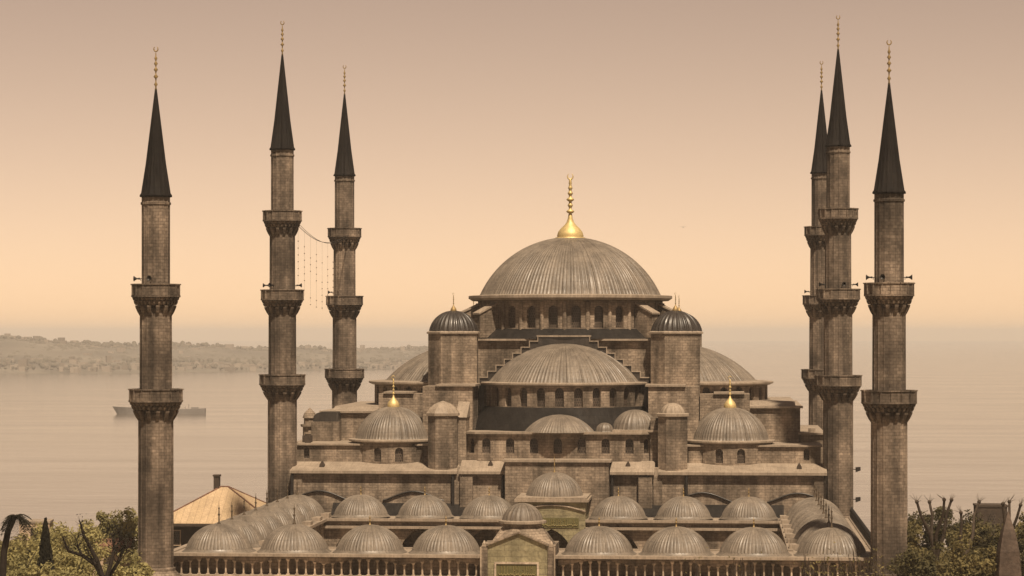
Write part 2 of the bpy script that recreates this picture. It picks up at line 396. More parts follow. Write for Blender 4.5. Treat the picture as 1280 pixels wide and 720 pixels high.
# body of the hall
mb = MB()
mb.box(-33.6, 33.6, -2.6, 57, 0, 14.6, 'b')
pw = part(mb, 'hall_wall', 'stone')
mb = MB()                                  # pilaster strips and centre block on the courtyard side
for x in (-33.0, -12.4, 12.8, 33.0): mb.piece().box(x-.55, x+.55, -2.85, -2.6, 0, 14.6, 'k')
mb.piece().box(-6.4, 6.7, -4.2, -2.6, 0, 16.35, 'k'); mb.piece().box(-12.2, -10.6, -3.3, -2.6, 0, 14.4, 'k'); mb.piece().box(10.4, 12.1, -3.3, -2.6, 0, 14.4, 'k')
part(mb, 'buttress', 'stone')
mb = MB()
for x in (-13.15, -6.75, 7.05, 11.5, 16.4, -33.75): mb.piece().tube([(x, -2.95, 1), (x, -2.95, 14.6)], .2, 8)
part(mb, 'drainpipe', 'iron')
# sloping lead roof strip over the wall, then the terrace walls
mb = MB()
def strip_roof(x0, x1, y0, y1, z0, z1, th=.34, over=.35):
    mb.piece().prism([(x0, y0-over, z0-th), (x0, y0-over, z0), (x0, y1, z1), (x0, y1, z1-th)], (0, 0, 0), (x1-x0, 0, 0))
strip_roof(-34, -12.6, -2.9, 2.2, 15.1, 16.0); strip_roof(12.9, 34, -2.9, 2.2, 15.1, 16.0)
strip_roof(-12.3, -6.5, -3.0, .3, 15.1, 16.35); strip_roof(6.8, 12.4, -3.0, .3, 15.1, 16.35)
mb.piece().box(-12.6, -12.3, -2.5, .3, 14.7, 15.6); mb.piece().box(12.4, 12.9, -2.5, .3, 14.7, 15.6)
part(mb, 'terrace_roof', 'roof')
mb = MB(); mb.box(-6.7, 7.0, -4.5, .2, 16.35, 16.62); part(mb, 'centre_roof', 'roof')
mb = MB(); mb.box(-33.6, 33.6, -2.58, 57, 14.6, 14.75); part(mb, 'roof_bed', 'roof')
# curved drip mouldings on the facade above the portico
mb = MB()
for x in (-30.3, -18.2, 18.4, 30.4):
    pts = [(x+3.9*t, -2.75, 11.35+1.15*math.cos(t*pi/2)**1.3) for t in [i/10-1 for i in range(21)]]
    mb.piece().tube(pts, .11, 6)
part(mb, 'drip_moulding', 'dark_lead')
# terrace walls, left and right of the corner domes
for sx in (-1, 1):
    mb = MB(); mp = flat_y(2.2)
    xa, xb = (-35, -16.2) if sx < 0 else (16.6, 33.4)
    op = [(-32.7 if sx < 0 else 31.6, .75, 16.4, 17.45)]
    outs = mb.wall(mp, xa, xb, 15.6, 18.1, op, .5, 3)
    mb.box(xa, xb, 2.21, 50, 15.6, 18.1, 'fb')
    a = part(mb, 'terrace_wall', 'stone'); windows(outs, mp, .5, a)
    mb = MB(); mb.box(xa-.25, xb+.2, 1.9, 50, 18.1, 18.32)
    part(mb, 'terrace_roof', 'roof')
    # upper gallery block
    mb = MB(); x0, x1 = (-32.2, -23.2) if sx < 0 else (23.2, 31.1); zt = 22.0 if sx < 0 else 22.75
    mb.box(x0, x1, 12, 42, 18.3, zt, 'b'); part(mb, 'gallery_block', 'stone')
    mb = MB(); mb.box(x0-.35, x1+.35, 11.6, 42.3, zt, zt+.25)
    mb.prism([(x0, 12.4, zt+.25), (x0, 16, zt+.8), (x0, 40, zt+.8), (x0, 42, zt+.25)], (1.2, 0, 0), (x1-x0-.6, 0, 0)); part(mb, 'gallery_roof', 'roof')
mb = MB(); mb.box(-33.3, -29.6, 9.6, 11.9, 18.3, 20.9); part(mb, 'stair_box', 'stone')
mb = MB(); mb.prism([(-33.1, 9.7, 20.9), (-33.0, 9.7, 21.6), (-32.6, 9.7, 22.0), (-31.9, 9.7, 22.2), (-29.7, 9.7, 22.2), (-29.7, 9.7, 20.9)], (0, 0, 0), (0, 2.2, 0)); part(mb, 'stair_roof', 'dark_lead')
mb = MB(); mb.box(30.9, 34.1, 12, 40, 15.6, 19.3); part(mb, 'gallery_block', 'stone')
mb = MB(); mb.box(30.85, 34.4, 11.6, 40, 19.3, 19.55); mb.box(32.2, 33.1, 12.4, 13.4, 19.55, 20.1); part(mb, 'gallery_roof', 'roof')
mb = MB(); mb.lathe([(.95, 18.3), (.95, 20.0), (1.25, 20.1), (1.25, 20.4), (.8, 20.4), (.8, 21.2), (1.0, 21.25), (.75, 21.9), (.35, 22.3), (.05, 22.6)], 8, (-34.2, 14, 0), smooth=False); part(mb, 'weight_tower', 'stone')
mb = MB(); mb.piece().box(-33.9, -32.7, 6, 7, 18.32, 19.2); mb.piece().box(-33.2, -32.5, 3.8, 4.4, 18.32, 19.5); part(mb, 'chimney', 'dark_wood')

# central square and great arches
mb = MB(); mb.box(-13.6, 13.6, YD-13, YD+13, 15, 31.6, 'b'); part(mb, 'central_block', 'stone')
mb = MB(); mb.piece().box(-13.3, 13.3, YD-13.6, YD+13.6, 31.6, 31.85); mb.piece().box(-3.6, 3.6, YD-14.6, YD-13.6, 32.1, 32.32); part(mb, 'central_roof', 'roof')
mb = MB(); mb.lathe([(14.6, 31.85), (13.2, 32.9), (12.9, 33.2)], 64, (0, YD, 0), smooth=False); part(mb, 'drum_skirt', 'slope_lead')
def stepped(rot):
    """stepped extrados of a great arch, as one mass with lead on the treads"""
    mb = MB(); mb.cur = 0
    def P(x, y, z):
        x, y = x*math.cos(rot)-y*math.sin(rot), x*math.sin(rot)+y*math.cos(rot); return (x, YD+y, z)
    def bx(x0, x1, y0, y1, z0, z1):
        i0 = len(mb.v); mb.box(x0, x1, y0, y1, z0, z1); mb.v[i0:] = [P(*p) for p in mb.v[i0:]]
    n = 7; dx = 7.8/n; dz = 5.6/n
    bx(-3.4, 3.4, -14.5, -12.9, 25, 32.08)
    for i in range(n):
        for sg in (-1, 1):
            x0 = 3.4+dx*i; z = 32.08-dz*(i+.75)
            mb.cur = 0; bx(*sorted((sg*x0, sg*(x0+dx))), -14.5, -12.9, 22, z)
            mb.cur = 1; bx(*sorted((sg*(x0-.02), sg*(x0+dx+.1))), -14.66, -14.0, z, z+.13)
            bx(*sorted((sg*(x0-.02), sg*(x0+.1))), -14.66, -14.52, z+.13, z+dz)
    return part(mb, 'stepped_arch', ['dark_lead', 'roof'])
for k in range(4): stepped(k*pi/2)

# main drum, dome, finial
rd = 12.75; mp = cyl(0, YD, rd); per = 2*pi*rd; n = 26
mb = MB(); outs = mb.wall(mp, -per/2, per/2, 32.6, 37.0, [((k-n/2+.5)*per/n, 1.25, 33.3, 35.65) for k in range(n)], .5, .8)
dr = part(mb, 'main_drum', 'stone'); windows(outs, mp, .5, dr)
mb = MB(); 
for k in range(n): 
    a = (k+.0)*2*pi/n; mb.piece().lathe([(.3, 32.8), (.3, 36.7)], 8, (rd*math.sin(a), YD-rd*math.cos(a), 0))
mb.build('drum_shaft', 'stone', dr)
mb = MB(); eave(mb, 14.05, 37.75, .45, (0, YD, 0), 96); mb.build('cornice', 'roof', dr)
mb = MB(); mb.lathe(cap(12.45, 8.15, 22, 37.72, .02), 150, (0, YD, 0), pat=RIB(.085)); dm = part(mb, 'main_dome', 'lead')
mb = MB(); 
for zz, rr in ((45.55, 1.95),): mb.lathe([(rr+.12, zz), (rr+.12, zz+.25), (rr-.1, zz+.3)], 32, (0, YD, 0)); 
prof = [(1.72, 45.7), (1.76, 46.1), (1.6, 46.6), (1.2, 47.1), (.76, 47.5), (.46, 47.9), (.3, 48.4), (.22, 49.0)]
for zc, r in ((49.4, .5), (50.25, .33), (51.05, .48), (51.9, .33), (52.65, .28), (53.35, .2)): prof += [(.17, zc-.3), (r*.75, zc-.16), (r, zc), (r*.75, zc+.16), (.17, zc+.3)]
prof += [(.1, 53.9), (.02, 54.0)]
mb.lathe(prof, 26, (0, YD, 0), pat=((0, 0), (.5, .07)))
mb.tube([(.38*math.cos(R(a)), YD, 54.25+.42*math.sin(R(a))) for a in range(120, 421, 25)], [.03, .05, .07, .09, .1, .11, .11, .11, .1, .09, .07, .05, .03], 6)
mb.build('finial', 'gold', dm)
# flying buttresses against the drum
for a in (220, 196, 320, 344, 140, 164, 40, 16):
    mb = MB(); ca, sa = math.cos(R(a)), math.sin(R(a)); t = Vector((-sa, ca, 0))*.62
    P = lambda r, z: Vector((r*ca, YD+r*sa, z))
    mb.cur = 0; mb.prism([P(12.5, 32), P(15.6, 32), P(15.6, 35.2), P(12.5, 36.6)], -t, t)
    mb.cur = 1; t2 = t*1.25; mb.prism([P(12.6, 36.56), P(15.8, 35.12), P(15.8, 35.34), P(12.6, 36.8)], -t2, t2)
    part(mb, 'flying_buttress', ['stone', 'roof'])
# corner turrets
def turret(x, y, zt=32.85):
    mb = MB(); c = (x, y, 0); p8 = R(22.5)
    mb.lathe([(3.5, 15), (3.5, zt-.3)], 8, c, p8, p8+2*pi, smooth=False); t = part(mb, 'turret', 'stone')
    mb = MB(); mb.lathe([(3.5, zt-.34), (3.72, zt-.3), (3.72, zt-.1), (3.5, zt), (2.9, zt+.08)], 8, c, p8, p8+2*pi, smooth=False); mb.build('cornice', 'roof', t)
    mb = MB(); mb.lathe(cap(3.18, 2.75, 12, zt, .0), 30, c, pat=((0, .11), (.22, .11), (.34, 0), (.9, 0))); mb.build('turret_dome', 'dark_lead', t)
    finial((x, y, zt+2.6), 2.5, .4).build('finial', 'dull_gold', t)
for x, y in ((-14.75, 13.2), (14.75, 13.2), (-14.75, 40.8), (14.75, 40.8)): turret(x, y)

# half domes on the four sides
def half_dome(cx_, cy_, rot, rdome, rise, rdrum, reave, zs, nwin, zb):
    a0, a1 = rot-pi/2-.16, rot+pi/2+.16
    mb = MB(); mb.lathe(cap(rdome, rise, 16, zs, .04), int(rdome*6.8), (cx_, cy_, 0), a0, a1, RIB(.075)); h = part(mb, 'half_dome', 'lead')
    mp = lambda u, d, z: (cx_+(rdrum-d)*math.cos(rot+u/rdrum), cy_+(rdrum-d)*math.sin(rot+u/rdrum), z)
    mb = MB(); pit = R(13.2)*rdrum if rdrum < 12 else R(11.5)*rdrum
    outs = mb.wall(mp, -rdrum*(pi/2+.1), rdrum*(pi/2+.1), zb-1, zs-.2, [((k-(nwin-1)/2)*pit, 1.15, zb+.15, zs-1.15) for k in range(nwin)], .5, .8)
    d = part(mb, 'half_dome_drum', 'stone'); windows(outs, mp, .5, d)
    mb = MB(); eave(mb, reave, zs+.05, .3, (cx_, cy_, 0), 48, a0, a1); mb.build('cornice', 'roof', d)
half_dome(0, 14, -pi/2, 10.1, 5.2, 10.7, 11.15, 26.1, 11, 22.9)
half_dome(14.2, YD, 0, 11.4, 5.2, 12.9, 13.7, 26.0, 13, 22.7)
half_dome(-14.2, YD, pi, 11.4, 5.2, 12.9, 13.7, 26.0, 13, 22.7)
half_dome(0, 40, pi/2, 10.1, 5.2, 10.7, 11.5, 26.1, 11, 22.9)
# side eaves and shoulders beside the turrets
for sx in (-1, 1):
    mb = MB(); xa, xb = sorted((sx*11.4, sx*17.9)); mb.box(xa, xb, 4.8, 12.5, 15, 25.7, 'b'); part(mb, 'shoulder_block', 'stone')
    mb = MB(); xa, xb = sorted((sx*11.0, sx*16.2)); mb.box(xa, xb, 4.5, 12.5, 25.7, 25.95); part(mb, 'shoulder_roof', 'roof')
    mb = MB(); xa, xb = sorted((sx*18, sx*24.5)); mb.box(xa, xb, 11, 20, 18.2, 24.6, 'b'); part(mb, 'shoulder_block', 'stone')
    mb = MB(); xa, xb = sorted((sx*19.8, sx*23.8)); mb.box(xa, xb, 10.7, 20, 24.6, 24.85); part(mb, 'shoulder_roof', 'roof')

# exedra storey under the front half dome
pts = [(-12.4, 4.6), (-12.1, 1.6), (-10.2, 0), (10.4, 0), (12.3, 1.6), (12.7, 4.6)]
tot = 0; segs = []
for a, b_ in zip(pts, pts[1:]):
    L = math.hypot(b_[0]-a[0], b_[1]-a[1]); segs.append((tot, L, Vector((*a, 0)), (Vector((*b_, 0))-Vector((*a, 0)))/L)); tot += L
def mpe(u, d, z):
    for s0, L, a, t in segs:
        if u <= s0+L+1e-6: break
    p = a+t*(u-s0)+Vector((-t.y, t.x, 0))*d; return (p.x, p.y, z)
u0 = segs[2][0]; mid = u0+10.3-.1
ops = [(mid+k*3.05, 1.05, 17.25, 18.65) for k in (-3, -2, -1, 0, 1, 2, 3)]+[(segs[1][0]+1.3, 1.0, 17.25, 18.65), (segs[3][0]+1.2, 1.0, 17.25, 18.65)]
mb = MB(); 
bk = sorted(ops); cur = 0
edges = [s_[0] for s_ in segs]+[tot]; outs = []
for (s0, L, a, t) in segs:
    mm = lambda u, d, z, a=a, t=t, s0=s0: tuple(a+t*(u-s0)+Vector((-t.y, t.x, 0))*d+Vector((0, 0, z)))
    oo = mb.wall(mm, s0, s0+L, 15.2, 19.75, [o_ for o_ in ops if s0 < o_[0] < s0+L], .45, 3); outs += [(o_, mm) for o_ in oo]
ex = part(mb, 'exedra_wall', 'stone')
for o_, mm in outs: pane(o_, mm, .41).build('window', 'pane', ex)
mb = MB(); top = [(p[0]*1.035, p[1]-.45) for p in pts]
for z, k in ((19.7, 0), (19.98, 1)): pass
for a, b_ in zip(top, top[1:]):
    mb.face([(a[0], a[1], 19.72), (b_[0], b_[1], 19.72), (b_[0], b_[1], 20.0), (a[0], a[1], 20.0)])
mb.face([(p[0], p[1], 20.0) for p in top]+[(12.6, 5.2, 20.0), (-12.6, 5.2, 20.0)]); mb.face([(p[0], p[1], 19.72) for p in top][::-1]+[(-12.6, 5.2, 19.72), (12.6, 5.2, 19.72)])
mb.build('cornice', 'roof', ex)
mb = MB(); k = 15                                    # dark lead slope between cornice and drum, shade put into its black
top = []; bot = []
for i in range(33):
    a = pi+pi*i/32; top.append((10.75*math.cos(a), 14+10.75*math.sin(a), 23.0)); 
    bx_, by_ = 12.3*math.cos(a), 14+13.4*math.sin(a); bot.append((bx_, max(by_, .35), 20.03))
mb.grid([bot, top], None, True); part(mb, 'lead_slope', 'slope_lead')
def exedra(x, y, r, h, a0, a1, nm='exedra_dome'):
    mb = MB(); mb.lathe(cap(r, h, 10, 20.02, .03), max(14, int(r*10)), (x, y, 0), a0, a1, RIB(.06)); part(mb, nm, 'lead')
exedra(0.1, 3.0, 4.65, 2.15, pi-.35, 2*pi+.35)
exedra(9.75, 4.3, 3.0, 2.75, 0, 2*pi)
exedra(5.95, 1.2, 1.1, 1.15, 0, 2*pi, 'small_cupola')
mb = MB(); mb.box(6.95, 12.75, .12, 4.5, 20.0, 20.25); part(mb, 'exedra_roof', 'roof')

# octagonal weight towers on the facade
for sx, hh in ((-1, 1.75), (1, 1.35)):
    mb = MB(); c = (sx*14.65, -.6, 0); p8 = R(22.5)
    mb.lathe([(2.0, 14.5), (2.0, 22.2)], 8, c, p8, p8+2*pi, smooth=False); t = part(mb, 'weight_tower', 'stone')
    mb = MB(); mb.lathe([(2.0, 22.0), (2.22, 22.08), (2.22, 22.4), (1.9, 22.5)], 8, c, p8, p8+2*pi, smooth=False)
    if sx < 0: mb.lathe([(2.2, 22.4), (1.8, 23.0), (1.15, 23.55), (.1, 23.95)], 8, c, p8, p8+2*pi, smooth=False)
    else: mb.lathe(cap(1.55, 1.3, 8, 22.45), 12, c, pat=((0, .07), (.3, .07), (.4, 0), (.9, 0)))
    mb.build('cap', 'roof', t)
    mb = MB(); xa, xb = sorted((sx*11.8, sx*15.0)); mb.box(xa, xb, .6, 5, 15, 21.8, 'b'); mb.build('link_wall', 'stone', t)
    if sx < 0:
        mb = MB(); mb.prism([(-13.2, .4, 21.8), (-13.2, 5, 21.8), (-13.2, 5, 23.8)], (0, 0, 0), (1.5, 0, 0)); mb.build('link_roof', 'roof', t)

# corner domes with gilded finials
def corner_dome(x, y):
    r = 5.45; mp = cyl(x, y, r); per = 2*pi*r; n = 12
    mb = MB(); outs = mb.wall(mp, -per/2, per/2, 15.2, 18.5, [((k-n/2+.5)*per/n, 1.05, 16.05, 17.35) for k in range(n)], .4, .7)
    d = part(mb, 'corner_drum', 'stone'); windows(outs, mp, .4, d)
    mb = MB(); eave(mb, 5.85, 18.86, .28, (x, y, 0), 48); mb.build('cornice', 'roof', d)
    mb = MB(); mb.lathe(cap(4.95, 4.2, 14, 18.85, .03), 72, (x, y, 0), pat=RIB(.06)); q = part(mb, 'corner_dome', 'lead')
    finial((x, y, 22.85), 4.2, .78, 14).build('finial', 'gold', q)
for x, y in ((-21.9, 6.2), (21.9, 6.2), (-21.9, 47.8), (21.9, 47.8)): corner_dome(x, y)
# little dormers on the lead roof
for x, y, z in ((-8.5, -1.6, 15.45), (9.0, -1.6, 15.45), (30.6, -1.2, 15.3), (-30.2, -1.2, 15.3)):
    mb = MB(); mb.prism([(x-.3, y, z-.1), (x+.3, y, z-.1), (x+.3, y, z+.45), (x, y, z+.95), (x-.3, y, z+.45)], (0, 0, 0), (0, .9, 0)); part(mb, 'roof_hatch', 'dark_wood')

# ------------------------------------------------------------------ the arcaded courtyard
K = thing('courtyard', (0, -33, 0), 'arcaded forecourt of stone with rows of small lead domes in front of the mosque', 'courtyard')
P8 = 8.06; YF, YP = -58.0, -8.0; ST = (YP-YF)/7
mb = MB(); mb.piece().box(-36.8, 36.8, -61.6, YF+4, 9.2, 9.5); mb.piece().box(-36.8, -28.2, YF+4, YP+4.6, 9.2, 9.5); mb.piece().box(28.2, 36.8, YF+4, YP+4.6, 9.2, 9.5); mb.piece().box(-28.2, 28.2, YP-4, YP+4.6, 9.2, 9.5)
part(mb, 'arcade_roof', 'roof', K)
mb = MB()                                   # rolled lead edge along the eaves, and the second moulding below it
mb.piece().box(-37.3, -3.8, -62.3, -61.2, 9.32, 9.62); mb.piece().box(3.7, 37.3, -62.3, -61.2, 9.32, 9.62)
for sg in (-1, 1): mb.piece().box(*sorted((sg*36.6, sg*37.3)), -61.2, -3.2, 9.32, 9.62); mb.piece().box(*sorted((sg*28.4, sg*27.8)), YF+4, YP-4, 9.32, 9.66)
mb.piece().box(-28.4, -4.1, YP-4.5, YP-3.9, 9.4, 9.72); mb.piece().box(4.1, 28.4, YP-4.5, YP-3.9, 9.4, 9.72)
mb.piece().box(-28.4, -4.1, YP-4.7, YP-4.02, 8.5, 8.8); mb.piece().box(4.1, 28.4, YP-4.7, YP-4.02, 8.5, 8.8)
mb.piece().box(-28.4, 28.4, YF+3.9, YF+4.5, 9.4, 9.66)
part(mb, 'eave', 'roof', K)
# inner faces with pointed arches
mb = MB()
for mp, us, (a, b_) in ((flat_y(YP-4.0), [k*P8 for k in range(-3, 4)], (-28.2, 28.2)), (flat_y(YF+4.0, -1), [k*P8 for k in range(-3, 4)], (-28.2, 28.2)),
                        (flat_x(-28.2, -1), [YF+ST*k for k in range(1, 7)], (YF+4, YP-4)), (flat_x(28.2, 1), [YF+ST*k for k in range(1, 7)], (YF+4, YP-4))):
    mb.piece().wall(mp, a, b_, 0, 9.2, [(u, 5.9, 0, 4.4) for u in us], .9, 3, True, 12)
part(mb, 'inner_arcade', 'stone', K)
mb = MB()
for k in range(1, 8):
    for sg in (-1, 1):
        y = YF+ST*(k-.5)+2.2; mb.piece().box(*sorted((sg*28.0, sg*29.4)), y, y+1.9, 9.5, 10.1)
part(mb, 'roof_step', 'roof', K)
# outer walls: a solid lower wall, then a band of little columns under shallow arches
mb = MB()
def outer(x0, x1): 
    mb.piece().box(x0, x1, -61.6, -60.9, 0, 7.15); mb.piece().box(x0, x1, -60.4, -60.1, 7.15, 9.2)
outer(-36.8, -3.8); outer(3.7, 36.8)
for sg in (-1, 1): mb.piece().box(*sorted((sg*36.1, sg*36.8)), -60.9, -3.4, 0, 9.2)
part(mb, 'outer_wall', 'stone', K)
mb = MB()
for c, lim in [(k*P8, 4.03) for k in (-4, -3, -2, -1, 1, 2, 3, 4)]:
    xa, xb = c-4.03, c+4.03
    if c > 0: xa = max(xa, 3.8)
    else: xb = min(xb, -3.9)
    mb.piece(); n = 16; xs = [xa+(xb-xa)*i/n for i in range(n+1)]
    zz = [8.55+.55*math.cos((x-c)/4.03*pi/2)**1.2 if abs(x-c) < 4.03 else 8.55 for x in xs]
    for i in range(n):
        for y, fl in ((-61.75, 0), (-61.35, 1)): mb.face([(xs[i], y, zz[i]), (xs[i+1], y, zz[i+1]), (xs[i+1], y, 9.32), (xs[i], y, 9.32)])
        mb.face([(xs[i], -61.75, zz[i]), (xs[i+1], -61.75, zz[i+1]), (xs[i+1], -61.35, zz[i+1]), (xs[i], -61.35, zz[i])])
part(mb, 'arched_beam', 'stone', K)
mb = MB()
for sg in (-1, 1): mb.piece().box(*sorted((sg*3.9, sg*37.0)), -61.85, -61.1, 7.15, 7.35)
part(mb, 'string_course', 'marble', K)
proto = None
for sg in (-1, 1):
    for i in range(35):
        x = sg*(4.5+i*.94)
        k = round(x/P8); zt = 8.55+.5*max(0, math.cos((x-k*P8)/4.03*pi/2))
        if proto is None:
            mb = MB(); mb.box(-.17, .17, -.17, .17, 0, .1); mb.lathe([(.11, .1), (.1, 1.0)], 8); mb.lathe([(.11, 1.0), (.2, 1.14)], 8); mb.box(-.2, .2, -.2, .2, 1.14, 1.24)
            me_src = mb.build('column', 'marble'); me_src.parent = K; proto = me_src; o = proto
        else: o = proto.copy(); C.objects.link(o)
        o.location = Vector((x, -61.55, 7.35))-Vector(K.location); o.scale = (1, 1, (zt-7.33)/1.24)
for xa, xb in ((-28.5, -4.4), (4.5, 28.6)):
    mb = MB(); mb.prism([(xa, YP+3.4, 9.5), (xa, YP+5.3, 11.0), (xa, YP+5.3, 9.5)], (0, 0, 0), (xb-xa, 0, 0)); part(mb, 'shade_apron', 'slope_lead', K)  # near-black wedge added for the deep shade behind the portico domes
# domes of the arcades
def court_dome(x, y, z, r, h, mat_fin, Hf, first=[None]):
    if first[0] is None:
        mb = MB(); mb.lathe(cap(3.45, 2.5, 10, 9.9, .0)[::1], 58, (x, y, 0), pat=RIB(.06)); mb.lathe([(3.9, 9.52), (3.72, 9.62), (3.55, 9.78), (3.47, 9.92)], 40, (x, y, 0))
        # location at the springing
        o = mb.build('dome', 'lead', K, Vector((x, y, 9.9))-Vector(K.location)); first[0] = o
        f = spike((x, y, 12.3), 1.0, .075); f = f.build('finial', mat_fin, o, Vector((0, 0, 2.4))); f.scale = (1, 1, Hf)
        return o
    o = first[0].copy(); C.objects.link(o); o.location = Vector((x, y, z))-Vector(K.location); o.scale = (r/3.45, r/3.45, h/2.5)
    f = first[0].children[0].copy(); C.objects.link(f); f.parent = o; f.scale = (1, 1, Hf); f.data = fin_mesh[mat_fin]
    return o
court_dome(-4*P8, YF, 9.9, 3.5, 2.5, 'bronze', 2.3)
src = [o for o in K.children if o.name.startswith('dome')][0]
m0 = src.children[0].data; m1 = m0.copy(); m1.materials.clear(); m1.materials.append(M['dull_gold'])
fin_mesh = {'bronze': m0, 'gold': m1}
for k in (-3, -2, -1, 1, 2, 3, 4): court_dome(k*P8, YF, 9.9, 3.5, 2.5, 'bronze' if k in (-3, 4) else 'gold', 2.3 if k in (-3, 4) else 1.1)
for k in (-3, -2, -1, 1, 2, 3): court_dome(k*P8, YP, 10.05, 3.3, 2.35, 'gold', 1.3)
for k in range(1, 8):
    for sg in (-1, 1): court_dome(sg*4*P8, YF+ST*k, 9.9, 3.5, 2.45, 'bronze', 2.1)
# parapet spikes on the right side wall
mb = MB()
for i in range(34): 
    y = -60+i*1.68; mb.piece().lathe([(.22, 9.6), (.16, 10.3), (.26, 10.4), (.02, 11.0)], 6, (36.95, y, 0))
part(mb, 'parapet_spike', 'iron', K)
# gatehouse on the outer side
def gate():
    mb = MB(); mb.cur = 0
    x0, x1 = -3.75, 3.65; yf = -63.5
    mb.prism([(x0+.6, yf, 0), (x1-.6, yf, 0), (x1-.6, yf, 10.75), (.05, yf, 12.0), (x0+.6, yf, 10.75)], (0, 0, 0), (0, 7.6, 0))
    g = part(mb, 'gate_portal', 'gate_stone', K)
    mb = MB()
    for x in (x0+.25, x1-.25): mb.piece().box(x-.34, x+.34, yf-.15, yf+7.4, 0, 10.65); 
    mb.build('pier', 'stone', g)
    mb = MB()
    for x in (x0+.25, x1-.25): mb.piece().box(x-.2, x+.2, yf-.1, yf+.3, 10.65, 10.95); mb.lathe([(.2, 10.95), (.05, 11.25)], 6, (x, yf+.1, 0))
    mb.build('pinnacle', 'marble', g); mb = MB()
    mb.piece().tube([(x0-.1, yf-.2, 0), (x0-.1, yf-.2, 10.6)], .09, 6); mb.piece().tube([(x1+.1, yf-.2, 0), (x1+.1, yf-.2, 10.6)], .09, 6)
    mb.build('corner_shaft', 'marble', g)
    mb = MB(); t = .16
    for a, b_ in (((x0+.5, 10.7), (.05, 12.02)), ((.05, 12.02), (x1-.5, 10.7))):
        mb.piece().prism([(a[0], yf-.25, a[1]), (b_[0], yf-.25, b_[1]), (b_[0], yf-.25, b_[1]+t), (a[0], yf-.25, a[1]+t)], (0, 0, 0), (0, 1.0, 0))
    mb.build('pediment', 'stone', g)
    mb = MB(); n = 8; c = (.15, -59.7); p8 = R(22.5)
    mb.lathe([(3.55, 10.7), (2.35, 12.3), (2.15, 12.3), (2.15, 12.9)], 8, (c[0], c[1], 0), p8, p8+2*pi, smooth=False); mb.build('lantern_drum', 'stone', g)
    mb = MB(); mb.lathe([(2.2, 12.75), (2.5, 12.82), (2.5, 13.05), (2.1, 13.15)], 16, (c[0], c[1], 0), smooth=False); mb.build('cornice', 'roof', g)
    mb = MB(); mb.lathe(cap(2.1, 1.75, 10, 13.12), 24, (c[0], c[1], 0), pat=RIB(.06)); mb.build('gate_dome', 'lead', g)
    mb = MB(); mb.box(-2.25, 1.95, yf-.1, yf-.0, 7.4, 8.85); mb.build('inscription_panel', 'ins', g)
    mb = MB(); w_ = .12
    for a in ((-2.45, -2.25, 7.2, 9.05), (1.95, 2.15, 7.2, 9.05), (-2.25, 1.95, 8.85, 9.05), (-2.25, 1.95, 7.2, 7.4)): mb.box(a[0], a[1], yf-.2, yf, a[2], a[3])
    mb.build('panel_frame', 'marble', g)
    script(-2.1, 1.8, 7.5, 8.75, yf-.13, 5).build('calligraphy', 'ins_gold', g)
def script(x0, x1, z0, z1, y, seed):
    """flowing calligraphic strokes: tall stems, low bowls and dots"""
    rng = random.Random(seed); mb = MB(); x = x1; h = z1-z0
    while x > x0+.25:
        wv = rng.uniform(.22, .42); base = z0+h*rng.uniform(.25, .4)
        if rng.random() < .5: mb.tube([(x, y, base), (x-.03, y, z0+h*.92)], [.035, .05], 5)
        pts = [(x-wv*i/6, y, base-h*.2*math.sin(pi*i/6)*rng.uniform(.7, 1.1)) for i in range(7)]
        if pts[-1][0] > x0: mb.tube(pts, [.03, .05, .06, .06, .055, .045, .02], 5)
        if rng.random() < .6: mb.ball((x-wv*.5, y, base+h*rng.uniform(.2, .45)), .05, 6, 4)
        x -= wv*.82
    return mb
gate()
# taller portal in the middle of the portico, on the mosque side
def portal():
    yf = YP-4.7; mb = MB(); mp = flat_y(yf)
    mb.wall(mp, -4.1, 4.2, 0, 11.9, [(.05, 5.2, 0, 4.9)], 1.2, 3, True, 12)
    for x, s_ in ((-4.1, 'r'), (4.2, 'l')): mb.face([(x, yf, 0), (x, YP+4.4, 0), (x, YP+4.4, 11.9), (x, yf, 11.9)])
    g = part(mb, 'portico_portal', 'gate_stone', K)
    mb = MB(); mb.box(-4.5, 4.6, yf-.4, YP+4.5, 11.9, 12.2); mb.box(-4.3, 4.4, yf-.25, YP+4.4, 12.2, 12.45); mb.build('cornice', 'roof', g)
    mb = MB(); mb.tube([(-4.0+8.2*i/16, yf-.08, 10.75+.75*math.sin(pi*i/16)) for i in range(17)], .13, 6); mb.build('arch_moulding', 'stone', g)
    mb = MB(); mb.lathe(cap(3.5, 2.85, 12, 12.45), 58, (.1, YP, 0), pat=RIB(.06)); mb.build('portal_dome', 'lead', g)
    spike((.1, YP, 15.2), 2.2, .06).build('finial', 'dull_gold', g)
    mb = MB(); mb.box(-3.4, 3.4, yf-.1, yf, 8.75, 9.95); mb.build('inscription_panel', 'ins', g)
    script(-3.25, 3.25, 8.85, 9.85, yf-.13, 11).build('calligraphy', 'ins_gold', g)
portal()
